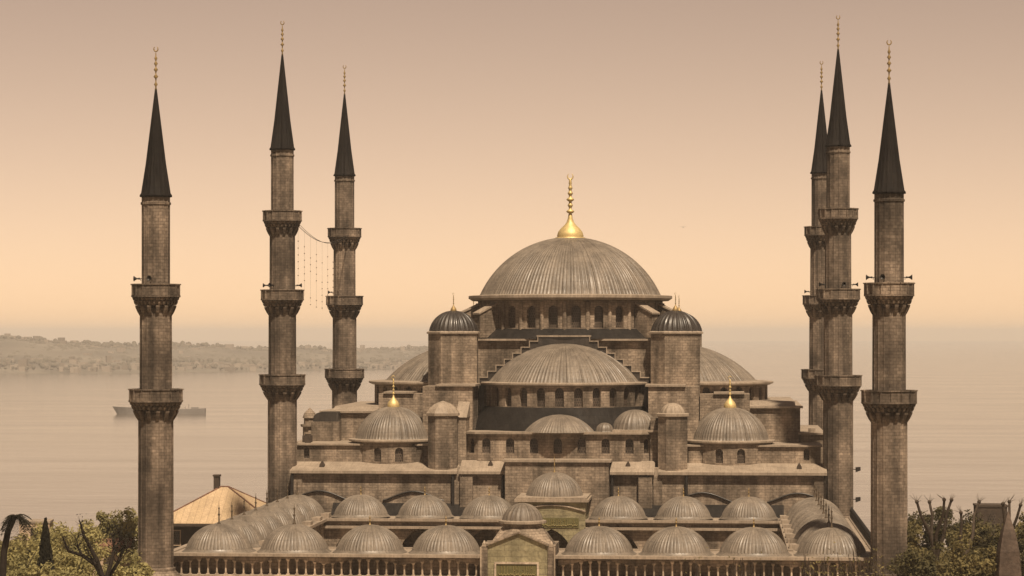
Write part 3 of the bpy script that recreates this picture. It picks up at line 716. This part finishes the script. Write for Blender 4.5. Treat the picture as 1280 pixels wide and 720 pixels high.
# ------------------------------------------------------------------ minarets
def minaret(name, loc, label, bal, zbase, zcap, ztip, ztop, radii, group, ring=8.2):
    """bal: tops of the balconies, lowest first; radii: shaft radii between them, lowest first"""
    t = thing(name, loc, label, 'minaret', group); x, y, _ = loc; c = (x, y, 0); seg = 16
    mb = MB(); mb.box(x-2.6, x+2.6, y-2.6, y+2.6, 0, ring-1.6, 'b'); mb.lathe([(3.4, ring-1.6), (radii[0]+.25, ring-.3), (radii[0]+.25, ring), (radii[0], ring+.1)], 16, c, smooth=False); mb.build('base', 'minaret_stone', t)
    prof = [(radii[0], ring-.5)]
    for i, zb in enumerate(bal): prof += [(radii[i]-.03, zb-2.6), (radii[i+1], zb-2.5)]
    prof += [(radii[-1], zcap-.9), (radii[-1]+.1, zcap-.85), (radii[-1]+.1, zcap-.65), (radii[-1], zcap-.6), (radii[-1], zcap+.05)]
    mb = MB(); mb.lathe(prof, seg, c, pat=((0, .05), (.1, .05), (.16, 0), (.9, 0)), smooth=False); mb.build('shaft', 'minaret_stone', t)
    for i, zb in enumerate(bal):
        r0, rp = radii[i], radii[i+1]+.98+.05*(len(bal)-i); ph = 1.35
        b_ = thing_part = None
        mb = MB(); mb.lathe([(r0, zb-ph-.02), (rp+.08, zb-ph-.02), (rp+.08, zb-ph+.16), (r0, zb-ph+.18)], 32, c, smooth=False); b_ = mb.build('balcony', 'minaret_stone', t)
        mb = MB(); 
        mb.lathe([(rp-.02, zb-ph+.15), (rp-.02, zb-.14), (rp+.08, zb-.12), (rp+.08, zb), (rp-.16, zb), (rp-.16, zb-ph+.15)], 16, c, pat=((0, .09), (.16, .09), (.18, -.03), (.98, -.03)), smooth=False)
        mb.build('parapet', 'minaret_stone', b_)
        mb = MB(); zc0 = zb-ph-2.0; d_ = rp-r0
        for q, (za_, zb_, fa, fb, nn, dep) in enumerate(((0, 1.15, .03, .6, 14, 1.0), (1.15, 1.6, .6, .82, 28, .8), (1.6, 2.0, .82, 1.0, 28, .5))):
            ra, rb, z0, z1 = r0+d_*fa, r0+d_*fb, zc0+za_, zc0+zb_; cut = -(rb-ra)*dep-(.22 if q == 0 else .08)
            ph_ = (pi/30)*(q % 2)
            mb.lathe([(ra-.04, z0), (ra+(rb-ra)*.45, z0+(z1-z0)*.35), (rb-.04, z0+(z1-z0)*.78), (rb, z1-.05), (ra, z1)], nn, c, ph_, ph_+2*pi, ((0, 0), (.4, 0), (.45, cut), (.95, cut)), False)
        mb.build('corbel', 'minaret_stone', b_)
    mb = MB(); mb.lathe([(radii[-1]+.02, zcap-.1), (radii[-1]+.22, zcap-.05), (radii[-1]+.22, zcap+.12), (radii[-1]+.08, zcap+.3), (.72*radii[-1], zcap+(ztip-zcap)*.3), (.14, ztip-.4), (.1, ztip)], 18, c, pat=((0, .03), (.12, .03), (.2, 0), (.9, 0))); mb.build('cap', 'cap_lead', t)
    h = ztop-ztip; mb = MB()
    prof = [(.12, ztip-.15)]
    for f_, r in ((.1, .2), (.28, .26), (.44, .24), (.58, .21), (.7, .17)): prof += [(.07, ztip+h*(f_-.05)), (r, ztip+h*f_), (.07, ztip+h*(f_+.05))]
    prof += [(.04, ztip+h*.84)]
    mb.lathe(prof, 10, c)
    mb.tube([(x+.22*math.cos(R(a)), y, ztip+h*.92+.26*math.sin(R(a))) for a in range(125, 416, 29)], [.03, .05, .06, .07, .07, .07, .07, .07, .06, .05, .03], 5)
    mb.build('finial', 'dull_gold', t)
    return t
CB, HB = (26.8, 37.7), (27.3, 38.2, 48.35)
CR, HR = (1.82, 1.66, 1.44), (1.86, 1.76, 1.62, 1.42)
ca = minaret('minaret', (-37.8, -63.5, 0), 'leftmost minaret, two balconies, standing at the near left courtyard corner before the trees', CB, 0, 46.8, 58.0, 62.5, CR, 'minarets of the mosque')
cb_ = copy_tree(ca); cb_.location = (37.8, -63.5, 0); cb_['label'] = 'rightmost minaret, two balconies, at the near right courtyard corner beside dark trees'
ha = minaret('minaret', (-35.5, 0, 0), 'tall three balcony minaret second from left, wires strung from it towards the one behind', HB, 0, 56.2, 68.5, 72.9, HR, 'minarets of the mosque', 9.5)
for x, y, lb in ((35.5, 0, 'tall three balcony minaret second from right, overlapping a farther minaret behind it'),
                 (-35.5, 54.4, 'third minaret from left, behind the mosque roof at the far end of strung wires'),
                 (35.5, 54.4, 'farthest right minaret, partly hidden behind the tall minaret before it')):
    o = copy_tree(ha); o.location = (x, y, 0); o['label'] = lb
# horn loudspeakers on the minarets
def horn(name, x, y, z, ang, label, first=[None]):
    if first[0] is None:
        t = thing(name, (0, 0, 0), label, 'loudspeaker', 'horn loudspeakers on the minarets')
        mb = MB(); rows = []
        for d, r in ((0, .09), (.25, .1), (.45, .2), (.62, .34), (.66, .36), (.6, .3), (.45, .14)): rows.append([(d+.45, r*math.cos(2*pi*k/12), r*math.sin(2*pi*k/12)) for k in range(12)])
        mb.grid(rows, None, True, True); mb.build('horn', 'iron', t)
        mb = MB(); mb.tube([(-.1, 0, 0), (.46, 0, 0)], .05, 6); mb.tube([(.2, 0, 0), (.2, 0, -.3)], .04, 6); mb.build('bracket', 'iron', t)
        mb = MB(); mb.tube([(.3, 0, 0), (.5, 0, 0)], .13, 8); mb.build('driver', 'iron', t); first[0] = t; o = t
    else: o = copy_tree(first[0]); o['label'] = label
    o.location = (x, y, z); o.rotation_euler = (0, 0, ang); o.scale = (.8, .8, .8); return o
def horns(mx, my, z, r, angs, where):
    for a, wd in angs:
        horn('loudspeaker', mx+r*math.cos(R(a)), my+r*math.sin(R(a)), z, R(a), f'dark horn loudspeaker {wd} {where}')
horns(-37.8, -63.5, 38.25, 1.44, ((180, 'pointing left from'), (265, 'facing the courtyard front on'), ), 'the upper balcony of the leftmost minaret')
horns(37.8, -63.5, 38.25, 1.44, ((182, 'pointing left from'), (0, 'pointing right from'), (250, 'facing forward on')), 'the upper balcony of the rightmost minaret')
horns(-35.5, 0, 38.75, 1.62, ((180, 'pointing left from'), (0, 'pointing right from'), (240, 'facing forward on')), 'the middle balcony of the left front hall minaret')
horns(35.5, 0, 38.75, 1.62, ((0, 'pointing right from'), (200, 'pointing left from'), (285, 'facing forward on')), 'the middle balcony of the right front hall minaret')
horns(-35.5, 54.4, 38.75, 1.62, ((180, 'pointing left from'), ), 'the middle balcony of the left rear minaret')
horns(35.5, 54.4, 38.75, 1.62, ((185, 'pointing left from'), ), 'the middle balcony of the right rear minaret')
# floodlights on the right hall minaret
for z, a, lb in ((15.4, 0, 'upper small floodlight bracketed to the right front hall minaret shaft'), (11.6, -5, 'lower small floodlight bracketed to the right front hall minaret near its base')):
    t = thing('floodlight', (35.5+1.9, 0, z), lb, 'floodlight'); mb = MB(); mb.tube([(37.2, 0, z), (38.0, 0, z)], .05, 6); mb.build('bracket', 'iron', t)
    mb = MB(); mb.prism([(37.7, -.35, z-.35), (38.3, -.35, z-.15), (38.3, -.35, z+.3), (37.7, -.35, z+.25)], (0, 0, 0), (0, .7, 0)); mb.build('lamp_housing', 'iron', t)
# strings of festival lights hung between two minarets
fx = thing('light_string', (-34, 27, 47), 'sagging cable with a net of unlit festival lights strung between the two left hall minarets', 'string lights')
mb = MB(); A, B_ = Vector((-34.6, 1.9, 47.3)), Vector((-34.6, 52.4, 47.3))
cab = lambda t: A.lerp(B_, t)+Vector((0, 0, -2.0*math.sin(pi*t)))
mb.tube([cab(i/20) for i in range(21)], .04, 5); mb.tube([cab(i/20)+Vector((0, 0, .35*math.cos(pi*i/20))) for i in range(21)], .03, 5); mb.build('cable', 'iron', fx)
rng = random.Random(4)
for k in range(9):
    t_ = .1+.1*k; p = cab(t_); L = 9.5-abs(k-4)*.3
    mb = MB(); mb.tube([p, p-Vector((0, 0, L))], .012, 4)
    for j in range(9):
        if rng.random() < .7: mb.ball(p-Vector((0, 0, 2.0+j*.9)), .085, 6, 4)
    mb.build('lamp_strand', plain('dusty_lamp', (.22, .16, .11)) if k == 0 else bpy.data.materials['dusty_lamp'], fx)

# ------------------------------------------------------------------ ship on the strait
def ship():
    d = 2160; c = off((199-640)/3200*d, d, -35); L = 79
    t = thing('ship', c, 'long low grey ship crossing the strait behind the leftmost minaret', 'ship')
    def P(x, y, z): return Vector((c.x, c.y, -35+z))+RV*x+FV*y       # bow towards -x
    mb = MB(); st = [(-39.5, .3, 6.4, .2), (-35, 2.4, 6.1, 1.2), (-27, 4.4, 5.7, 3.4), (-18, 5, 5.2, 4.6), (-17.9, 5, 4.3, 4.6), (10, 5, 4.1, 4.8), (30, 4.9, 4.4, 4.4), (39, 4.4, 4.8, 3.6)]
    rows = []
    for x, w1, zt, w0 in st:
        xb = x+ (4.5 if x < -38 else (1.6 if x < -34 else 0))
        rows.append([P(xb, -w0, -1), P(x, -w1, zt), P(x, w1, zt), P(xb, w0, -1)])
    mb.grid(rows, None, False); mb.face(rows[-1]); mb.build('hull', 'hull', t)
    def bx(mb, x0, x1, y0, y1, z0, z1):
        i0 = len(mb.v); mb.box(x0, x1, y0, y1, z0, z1); mb.v[i0:] = [tuple(P(*p)) for p in mb.v[i0:]]
    mb = MB(); bx(mb, -20, -4, -3.6, 3.6, 4.2, 8.4); bx(mb, -17, -8, -2.8, 2.8, 8.4, 11); bx(mb, 16, 22, -2.5, 2.5, 4.2, 6.3); mb.build('deckhouse', 'upper', t)
    mb = MB(); bx(mb, -2, 2, -1.4, 1.4, 4.2, 9.6); mb.build('funnel', 'hull', t)
    mb = MB(); mb.tube([P(-11, 0, 11), P(-11, 0, 18)], .3, 6); mb.tube([P(-13, 0, 15), P(-9, 0, 15)], .2, 6); mb.tube([P(25, 0, 4), P(25, 0, 8.5)], .3, 6); mb.build('mast', 'hull', t)
    mb = MB(); bx(mb, 6, 12, -2, 2, 4.1, 5.6); bx(mb, 27, 33, -2, 2, 4.3, 5.7); mb.tube([P(9, 0, 5.6), P(14, 0, 6.8)], .25, 6); mb.build('deck_cargo', 'hull', t)
ship()
# ------------------------------------------------------------------ bird
def bird():
    p = off((854-640)/3200*430, 430, 32.5+(417.4-284)/3200*430); mb = MB()
    mb.tube([p+RV*-.02+FV*-.2, p+FV*-.1, p+FV*.05, p+FV*.22], [.02, .07, .08, .03], 8)
    for sg in (-1, 1): mb.grid([[p+RV*sg*a+FV*(.09-b_*.4)+Vector((0, 0, zz)), p+RV*sg*a+FV*(-.09-b_*.3)+Vector((0, 0, zz+.012))] for a, b_, zz in ((.03, 0, .02), (.22, -.03, .14), (.5, .12, .06))], None, True)
    tag(mb.build('bird', 'bird'), 'tiny dark bird gliding in the open sky right of the gilded finial', 'bird', )
bird()

# ------------------------------------------------------------------ house with the tan roof, far left of the courtyard
def pavilion():
    x, y = -48.9, 30; hw, hd, ze, za = 8.6, 8.0, 6.4, 11.0
    t = thing('house', (x, y, 0), 'dark walled house under a wide tan hipped metal roof left of the courtyard', 'house')
    mb = MB(); mb.box(x-hw+1.3, x+hw-1.3, y-hd+1.3, y+hd-1.3, 0, ze, 'b'); mb.build('wall', 'dark_wood', t)
    mb = MB(); A_, B2, C_, D_ = (x-hw, y-hd, ze), (x+hw, y-hd, ze), (x+hw, y+hd, ze), (x-hw, y+hd, ze); r1, r2 = (x-.5, y, za), (x+.5, y, za)
    U = lambda *p: [(q[0], q[2]*2.2) for q in p]; V2 = lambda *p: [(q[1], q[2]*2.2) for q in p]
    mb.face([A_, B2, r2, r1], U(A_, B2, r2, r1)); mb.face([B2, C_, r2], V2(B2, C_, r2)); mb.face([C_, D_, r1, r2], U(C_, D_, r1, r2)); mb.face([D_, A_, r1], V2(D_, A_, r1))
    lo = lambda p: (p[0], p[1], p[2]-.25)
    for a, b_ in ((A_, B2), (B2, C_), (C_, D_), (D_, A_)): mb.face([lo(a), lo(b_), b_, a])
    mb.face([lo(D_), lo(C_), lo(B2), lo(A_)]); rf = mb.build('roof', 'tan_roof', t)
    for a, b_ in ((A_, r1), (B2, r2), (C_, r2), (D_, r1), (r1, r2)):
        mb = MB(); mb.tube([a, b_], .13, 6); mb.build('ridge_cap', 'tile', rf)
    mb = MB(); mb.box(x-hw-.08, x+hw+.08, y-hd-.1, y-hd+.02, ze-.42, ze-.05); mb.build('fascia', 'dark_wood', rf)
    mb = MB(); mb.box(x-1.5, x-.7, y-.45, y+.45, za-.8, za+1.45); mb.box(x-1.6, x-.6, y-.55, y+.55, za+1.45, za+1.7); mb.build('chimney', 'dark_wood', rf)
    for k in (-5.4, -1.5, 2.5):
        mb = MB(); mb.box(x+k-.6, x+k+.6, y-hd+1.22, y-hd+1.32, 3.2, 5.4); w_ = mb.build('window', 'plaster', t)
        mb = MB(); mb.box(x+k-.45, x+k+.45, y-hd+1.19, y-hd+1.23, 3.35, 5.25); mb.build('pane', 'pane', w_)
pavilion()
def cottage(r, d, wd, dp, h, roof, label, wallm, roofm, rz=0.2):
    c = off(r, d); t = thing('house', c, label, 'house'); ca, sa = math.cos(rz), math.sin(rz)
    P = lambda x, y, z: (c.x+x*ca-y*sa, c.y+x*sa+y*ca, z)
    mb = MB(); i0 = len(mb.v); mb.box(-wd/2, wd/2, -dp/2, dp/2, 0, h, 'b'); mb.v[i0:] = [P(*p) for p in mb.v[i0:]]; mb.build('wall', wallm, t)
    mb = MB(); e = .4
    if roof > 0:
        a = [(-wd/2-e, -dp/2-e, h-.1), (wd/2+e, -dp/2-e, h-.1), (wd/2+e, 0, h+roof), (-wd/2-e, 0, h+roof), (-wd/2-e, dp/2+e, h-.1), (wd/2+e, dp/2+e, h-.1)]
        q = [P(*p) for p in a]; uv = [(p[0], p[1]*1.3) for p in a]
        mb.face([q[0], q[1], q[2], q[3]], [uv[0], uv[1], uv[2], uv[3]]); mb.face([q[3], q[2], q[5], q[4]], [uv[3], uv[2], uv[5], uv[4]])
        mb.face([P(-wd/2, -dp/2, h), P(-wd/2, dp/2, h), P(-wd/2, 0, h+roof)]); mb.face([P(wd/2, -dp/2, h), P(wd/2, dp/2, h), P(wd/2, 0, h+roof)])
    else: mb.box(-wd/2-.08, wd/2+.08, -dp/2-.08, dp/2+.08, h, h+.25); mb.v[:] = [P(*p) for p in mb.v]
    mb.build('roof', roofm, t)
    for k in range(max(1, int(wd/2.6))):
        x = -wd/2+(k+.5)*wd/max(1, int(wd/2.6)); mb = MB(); mb.box(x-.45, x+.45, -dp/2-.05, -dp/2+.02, h-2.2, h-.8); mb.v[:] = [P(*p) for p in mb.v]; mb.build('window', 'pane', t)
cottage(-57.6, 310, 3.6, 4, 9.7, 0, 'pale flat roofed house corner among the trees at far left', 'plaster', 'roof', .15)
cottage(-44.6, 285, 4, 5, 8.6, 1.2, 'narrow house with clay tile roof between the trees and the leftmost minaret', 'plaster', 'tile', .1)
cottage(58.3, 312, 3.7, 3.6, 11.5, 0, 'dark flat topped block showing above the trees at far right', 'dark_wood', 'dark_wood', 0)
def obelisk():
    c = off(43.6, 225); t = thing('obelisk', c, 'weathered brown stone obelisk rising among the trees at the far right edge', 'obelisk'); x, y = c.x, c.y
    mb = MB(); mb.box(x-2.2, x+2.2, y-2.2, y+2.2, 0, 1.2, 'b'); mb.box(x-1.7, x+1.7, y-1.7, y+1.7, 1.2, 3.2, 'b'); mb.build('pedestal', 'granite', t)
    mb = MB(); a = R(45)+HEAD; mb.lathe([(2.2, 3.4), (1.2, 13.4)], 4, (x, y, 0), a, a+2*pi, smooth=False); mb.build('shaft', 'granite', t)
    mb = MB(); mb.lathe([(1.2, 13.4), (.8, 15.0), (.04, 16.9)], 4, (x, y, 0), a, a+2*pi, smooth=False); mb.build('pyramidion', 'granite', t)
obelisk()

# ------------------------------------------------------------------ trees
def limbs(rng, base, h, r0, spread, levels, lean=(0, 0), nfork=3, droop=0.0):
    """trunk and limbs as polylines, and the tips they end in"""
    segs, tips = [], []
    def grow(p, d, L, r, lv):
        pts, n = [p], 4; q = p.copy(); dd = d.copy()
        for i in range(n):
            dd = (dd+Vector((rng.uniform(-1, 1), rng.uniform(-1, 1), rng.uniform(-.3, .5)-droop))*.16).normalized(); q = q+dd*(L/n); pts.append(q.copy())
        segs.append((pts, [r*(1-.55*i/n) for i in range(n+1)]))
        if lv == 0: tips.append(q); return
        k = nfork+(1 if rng.random() < .4 else 0); a0 = rng.uniform(0, 6.28)
        for j in range(k):
            a = a0+2*pi*j/k+rng.uniform(-.4, .4); nd = (dd*.75+Vector((math.cos(a)*spread, math.sin(a)*spread, rng.uniform(.05, .5)))).normalized()
            s0 = pts[-1] if j else pts[-1]; s0 = pts[rng.choice((3, 4, 4))]
            grow(s0, nd, L*rng.uniform(.55, .8), r*.48, lv-1)
    grow(Vector(base), Vector((lean[0], lean[1], 1)).normalized(), h, r0, levels); return segs, tips
def tree(name, r, d, ztop, width, label, mat, seed, group, nleaf=5200, ls=.34, levels=2, bare=False, r0=.3, spread=.8, dens=1.0, trunk_frac=.42):
    rng = random.Random(seed); c = off(r, d); t = thing(name, c, label, 'tree', group)
    segs, tips = limbs(rng, c, ztop*trunk_frac, r0, spread, levels if not bare else levels+1)
    zmax = max(p.z for p in tips); sc = (ztop-(0 if bare else .9))/zmax
    wmax = max(max(abs(p.x-c.x), abs(p.y-c.y)) for p in tips); sw = width/2/max(wmax, .5)*(1 if bare else .78)
    F_ = lambda p: Vector((c.x+(p.x-c.x)*sw, c.y+(p.y-c.y)*sw, p.z*sc))
    tb = MB(); brs = MB()
    for i, (pts, rad) in enumerate(segs): (tb if i == 0 else brs).tube([F_(p) for p in pts], [max(.03, q) for q in rad], 6 if i else 9)
    tr = tb.build('trunk', 'bark', t); brs.build('branches', 'bark', t)
    if bare and nleaf == 0: return t
    lb = MB(); tips = [F_(p) for p in tips]
    cl = []
    for p in tips:
        for _ in range(3): cl.append((p+Vector((rng.gauss(0, .9), rng.gauss(0, .9), rng.gauss(-.5, .9))), rng.uniform(.55, 1.25)))
    ctr = Vector((c.x, c.y, ztop*.62))
    for _ in range(int(len(cl)*.7)):
        a, q = rng.uniform(0, 6.28), math.sqrt(rng.random()); cl.append((ctr+Vector((math.cos(a)*q*width*.42, math.sin(a)*q*width*.42, rng.uniform(-.32, .24)*ztop)), rng.uniform(.7, 1.4)))
    for _ in range(nleaf):
        p, rr = rng.choice(cl); v = Vector((rng.gauss(0, 1), rng.gauss(0, 1), rng.gauss(0, .75))); v *= rr*rng.random()**.4/max(.2, v.length)
        q = p+v; n_ = (v.normalized()*.6+Vector((rng.uniform(-1, 1), rng.uniform(-1, 1), rng.uniform(-.2, 1.2)))).normalized(); u = n_.orthogonal().normalized(); w_ = n_.cross(u)
        a = rng.uniform(0, 6.28); u, w_ = u*math.cos(a)+w_*math.sin(a), w_*math.cos(a)-u*math.sin(a); s_ = ls*rng.uniform(.6, 1.3)
        lb.face([q-u*s_, q-w_*s_*.5, q+u*s_, q+w_*s_*.5])
    lb.build('crown', mat, t); return t
G1, G2 = 'trees left of the mosque', 'trees right of the mosque'
def zt(py, d): return 32.5-(py-417.4)/3200*d
LT = [(8, 676, 235, 8, 'olive', 'bright olive leafy tree at the bottom left corner'), (82, 655, 282, 9, 'olive', 'broad olive tree just right of the small dark cypress at left'),
      (120, 641, 288, 9.5, 'olive', 'tallest yellow green tree at left, its top highest against the water'), (152, 647, 290, 6.0, 'olive', 'green tree touching the leftmost minaret shaft'),
      (55, 699, 228, 8.5, 'olive', 'low spreading olive tree in front at left, below the cypress'), (92, 682, 246, 6.5, 'olive', 'rounded olive tree left of the dark forked tree'),
      (30, 664, 292, 8, 'brown_leaf', 'dry brownish tree behind the leaning palm'), (160, 694, 240, 3.6, 'olive', 'small olive tree at the foot of the leftmost minaret')]
for i, (px, py, d, wd, mt, lb) in enumerate(LT):
    tree('broadleaf_tree', (px-640)/3200*d, d, zt(py, d), wd, lb, mt, 20+i, G1, 11000, .2)
def forked():
    rng = random.Random(12); d = 214; P = lambda x, y, dd=0: off((x-640)/3200*(d+dd), d+dd, zt(y, d+dd)); c = P(133, 1000); c.z = 0
    t = thing('forked_tree', c, 'dark forked tree with thick bare limbs and sparse leaves at left', 'tree', G1)
    mb = MB(); mb.tube([c, P(134, 770), P(131, 726)], [.62, .5, .46], 10); mb.build('trunk', 'palm_bark', t)
    limbs_ = [([(131, 728), (120, 706), (103, 694), (86, 689), (79, 674)], .3), ([(131, 728), (122, 702), (112, 682), (104, 668), (101, 655)], .28), ([(131, 728), (139, 704), (143, 686), (140, 668)], .27),
              ([(132, 728), (147, 704), (154, 688), (158, 676)], .24), ([(120, 706), (112, 694), (108, 684)], .14), ([(103, 694), (97, 684), (96, 674)], .12), ([(143, 686), (150, 676), (149, 664)], .12)]
    lb = MB()
    for pts, r in limbs_:
        mb = MB(); q = [P(x, y, rng.uniform(-.8, .8)) for x, y in pts]; mb.tube(q, [.8*r*(1-.65*k/(len(q)-1)) for k in range(len(q))], 7)
        for e in q[1:]:
            for _ in range(4):
                v = Vector((rng.uniform(-1, 1), rng.uniform(-1, 1), rng.uniform(-.2, 1)))*rng.uniform(.4, .9); mb.tube([e, e+v*.5, e+v+Vector((0, 0, .15))], [.05, .03, .012], 4)
        mb.build('limb', 'palm_bark', t)
        for e in q[2:]:
            for _ in range(75 if pts[-1][0] > 135 else 12):
                w_ = e+Vector((rng.gauss(0, .42), rng.gauss(0, .42), rng.gauss(.05, .42))); u = Vector((rng.gauss(0, 1), rng.gauss(0, 1), rng.gauss(0, 1))).normalized(); v = u.orthogonal().normalized(); s_ = rng.uniform(.07, .15)
                lb.face([w_-u*s_, w_-v*s_*.5, w_+u*s_, w_+v*s_*.5])
    lb.build('crown', 'cypress_leaf', t)
forked()
def cypress():
    d = 231; c = off((57-640)/3200*d, d); t = thing('cypress_tree', c, 'small pointed dark cypress among olive trees at far left', 'tree', G1); rng = random.Random(5)
    zt_ = zt(649, d); mb = MB(); mb.tube([(c.x, c.y, 0), (c.x, c.y, zt_-1)], [.22, .05], 7); mb.build('trunk', 'bark', t); mb = MB()
    for _ in range(2400):
        k = rng.random(); z = zt_-5.5+k*5.5; rr = (.8*(1-k)**.75+.04)*rng.uniform(.7, 1.15)*rng.random()**.35; a = rng.uniform(0, 6.28); q = Vector((c.x+rr*math.cos(a), c.y+rr*math.sin(a), z))
        u = Vector((rng.gauss(0, .3), rng.gauss(0, .3), 1)).normalized(); w_ = u.orthogonal().normalized(); s_ = rng.uniform(.1, .24)
        mb.face([q-u*s_, q-w_*s_*.4, q+u*s_, q+w_*s_*.4])
    mb.build('crown', 'cypress_leaf', t)
cypress()
def palm():
    d = 220; c = off((-2-640)/3200*d, d); t = thing('palm_tree', c, 'leaning dark palm with a bent crown of drooping fronds at the left edge', 'tree', G1)
    top = off((19-640)/3200*d, d, zt(644, d)); mb = MB(); pts = [Vector((c.x, c.y, 0)), c.lerp(top, .2)+Vector((0, 0, 7)), off((5-640)/3200*d, d, zt(690, d)), off((10-640)/3200*d, d, zt(664, d)), top]
    mb.tube(pts, [.34, .32, .3, .27, .24], 8); mb.build('trunk', 'palm_bark', t); rng = random.Random(8); mb = MB()
    for k in range(46):
        a = 2*pi*k/23+rng.uniform(-.2, .2); L = rng.uniform(.8, 1.9)*(1.15 if math.cos(a) > .3 else .8); up = rng.uniform(-.5, .75); dr = rng.uniform(1.1, 2.2)
        d_ = Vector((math.cos(a), math.sin(a), 0)); pp = [top+d_*L*s_+Vector((0, 0, up*s_-dr*s_*s_)) for s_ in (0, .25, .5, .75, 1)]
        sd_ = Vector((-d_.y, d_.x, 0))
        for i in range(4):
            for sg in (-1, 1):
                for q in range(3):
                    e = pp[i].lerp(pp[i+1], q/3); mb.face([e, e+d_*.13, e+d_*.26+sd_*sg*rng.uniform(.22, .4)+Vector((0, 0, rng.uniform(-.32, -.1)))])
    mb.build('crown', 'cypress_leaf', t)
palm()
RT = [(1150, 652, 262, 6.5, 'brown_leaf', 'brownish shrubby tree just right of the rightmost minaret'), (1183, 640, 285, 7, 'dark_leaf', 'dark tree behind the bare upright limbs at right'),
      (1215, 652, 268, 7, 'brown_leaf', 'dry olive tree below the dark flat topped block'), (1246, 660, 262, 6, 'dark_leaf', 'dark green tree left of the obelisk'),
      (1278, 648, 280, 7, 'brown_leaf', 'brownish tree at the right edge behind the obelisk'), (1165, 680, 232, 6, 'dark_leaf', 'low dark tree at the bottom right beside the minaret foot'),
      (1215, 686, 228, 6, 'brown_leaf', 'low dry bush like tree in front at bottom right')]
for i, (px, py, d, wd, mt, lb) in enumerate(RT): tree('broadleaf_tree', (px-640)/3200*d, d, zt(py, d), wd, lb, mt, 50+i, G2, 9000, .19)
def pollard(px, d, tops, label, seed):
    rng = random.Random(seed); c = off((px-640)/3200*d, d); t = thing('pollarded_tree', c, label, 'tree', G2)
    fork = Vector((c.x, c.y, zt(700, d))); mb = MB(); mb.tube([(c.x, c.y, 0), fork+Vector((0, 0, .4))], [.34, .26], 8); mb.build('trunk', 'bark', t)
    for (tx, ty) in tops:
        tip = off((tx-640)/3200*d, d+rng.uniform(-2, 2), zt(ty, d)); m1 = fork.lerp(tip, .4)+Vector((rng.uniform(-.3, .3), rng.uniform(-.3, .3), .2)); m2 = fork.lerp(tip, .75)+Vector((rng.uniform(-.15, .15), 0, .1))
        mb = MB(); mb.tube([fork, m1, m2, tip], [.2, .17, .14, .12], 7); mb.ball(tip, .2, 7, 5)
        for _ in range(5):
            v = Vector((rng.uniform(-1, 1), rng.uniform(-.5, .5), rng.uniform(.2, 1.2)))*.7; mb.tube([tip, tip+v], [.04, .015], 4)
        mb.build('limb', 'bark', t)
pollard(1170, 245, ((1143, 626), (1176, 623), (1163, 628), (1187, 624)), 'pollarded tree with bare upright limbs right of the rightmost minaret', 1)
pollard(1205, 250, ((1228, 629), (1199, 640)), 'pollarded tree with one bare limb leaning right', 2)
pollard(1258, 252, ((1251, 629), (1264, 628), (1272, 630)), 'pollarded tree with stubby limbs near the obelisk', 3)
# bare saplings in front of the courtyard wall
for i, (px, py, d, wd) in enumerate(((880, 699, 232, 2.6), (935, 697, 236, 3), (1010, 692, 238, 2.6), (1040, 690, 232, 3), (1066, 688, 240, 3.4), (1085, 693, 230, 3))):
    tree('bare_tree', (px-640)/3200*d, d, zt(py, d), wd, ['leftmost leafless sapling before the right half of the courtyard wall', 'second leafless sapling before the courtyard wall', 'slim leafless tree before the right courtyard dome', 'leafless tree in the dark clump by the right corner dome', 'tallest leafless tree in front of the right courtyard corner', 'leafless tree at the foot of the rightmost minaret'][i],
         'brown_leaf', 90+i, 'bare trees before the courtyard wall', 260 if i > 2 else 60, .16, 2, True, .16, .55, trunk_frac=.5)
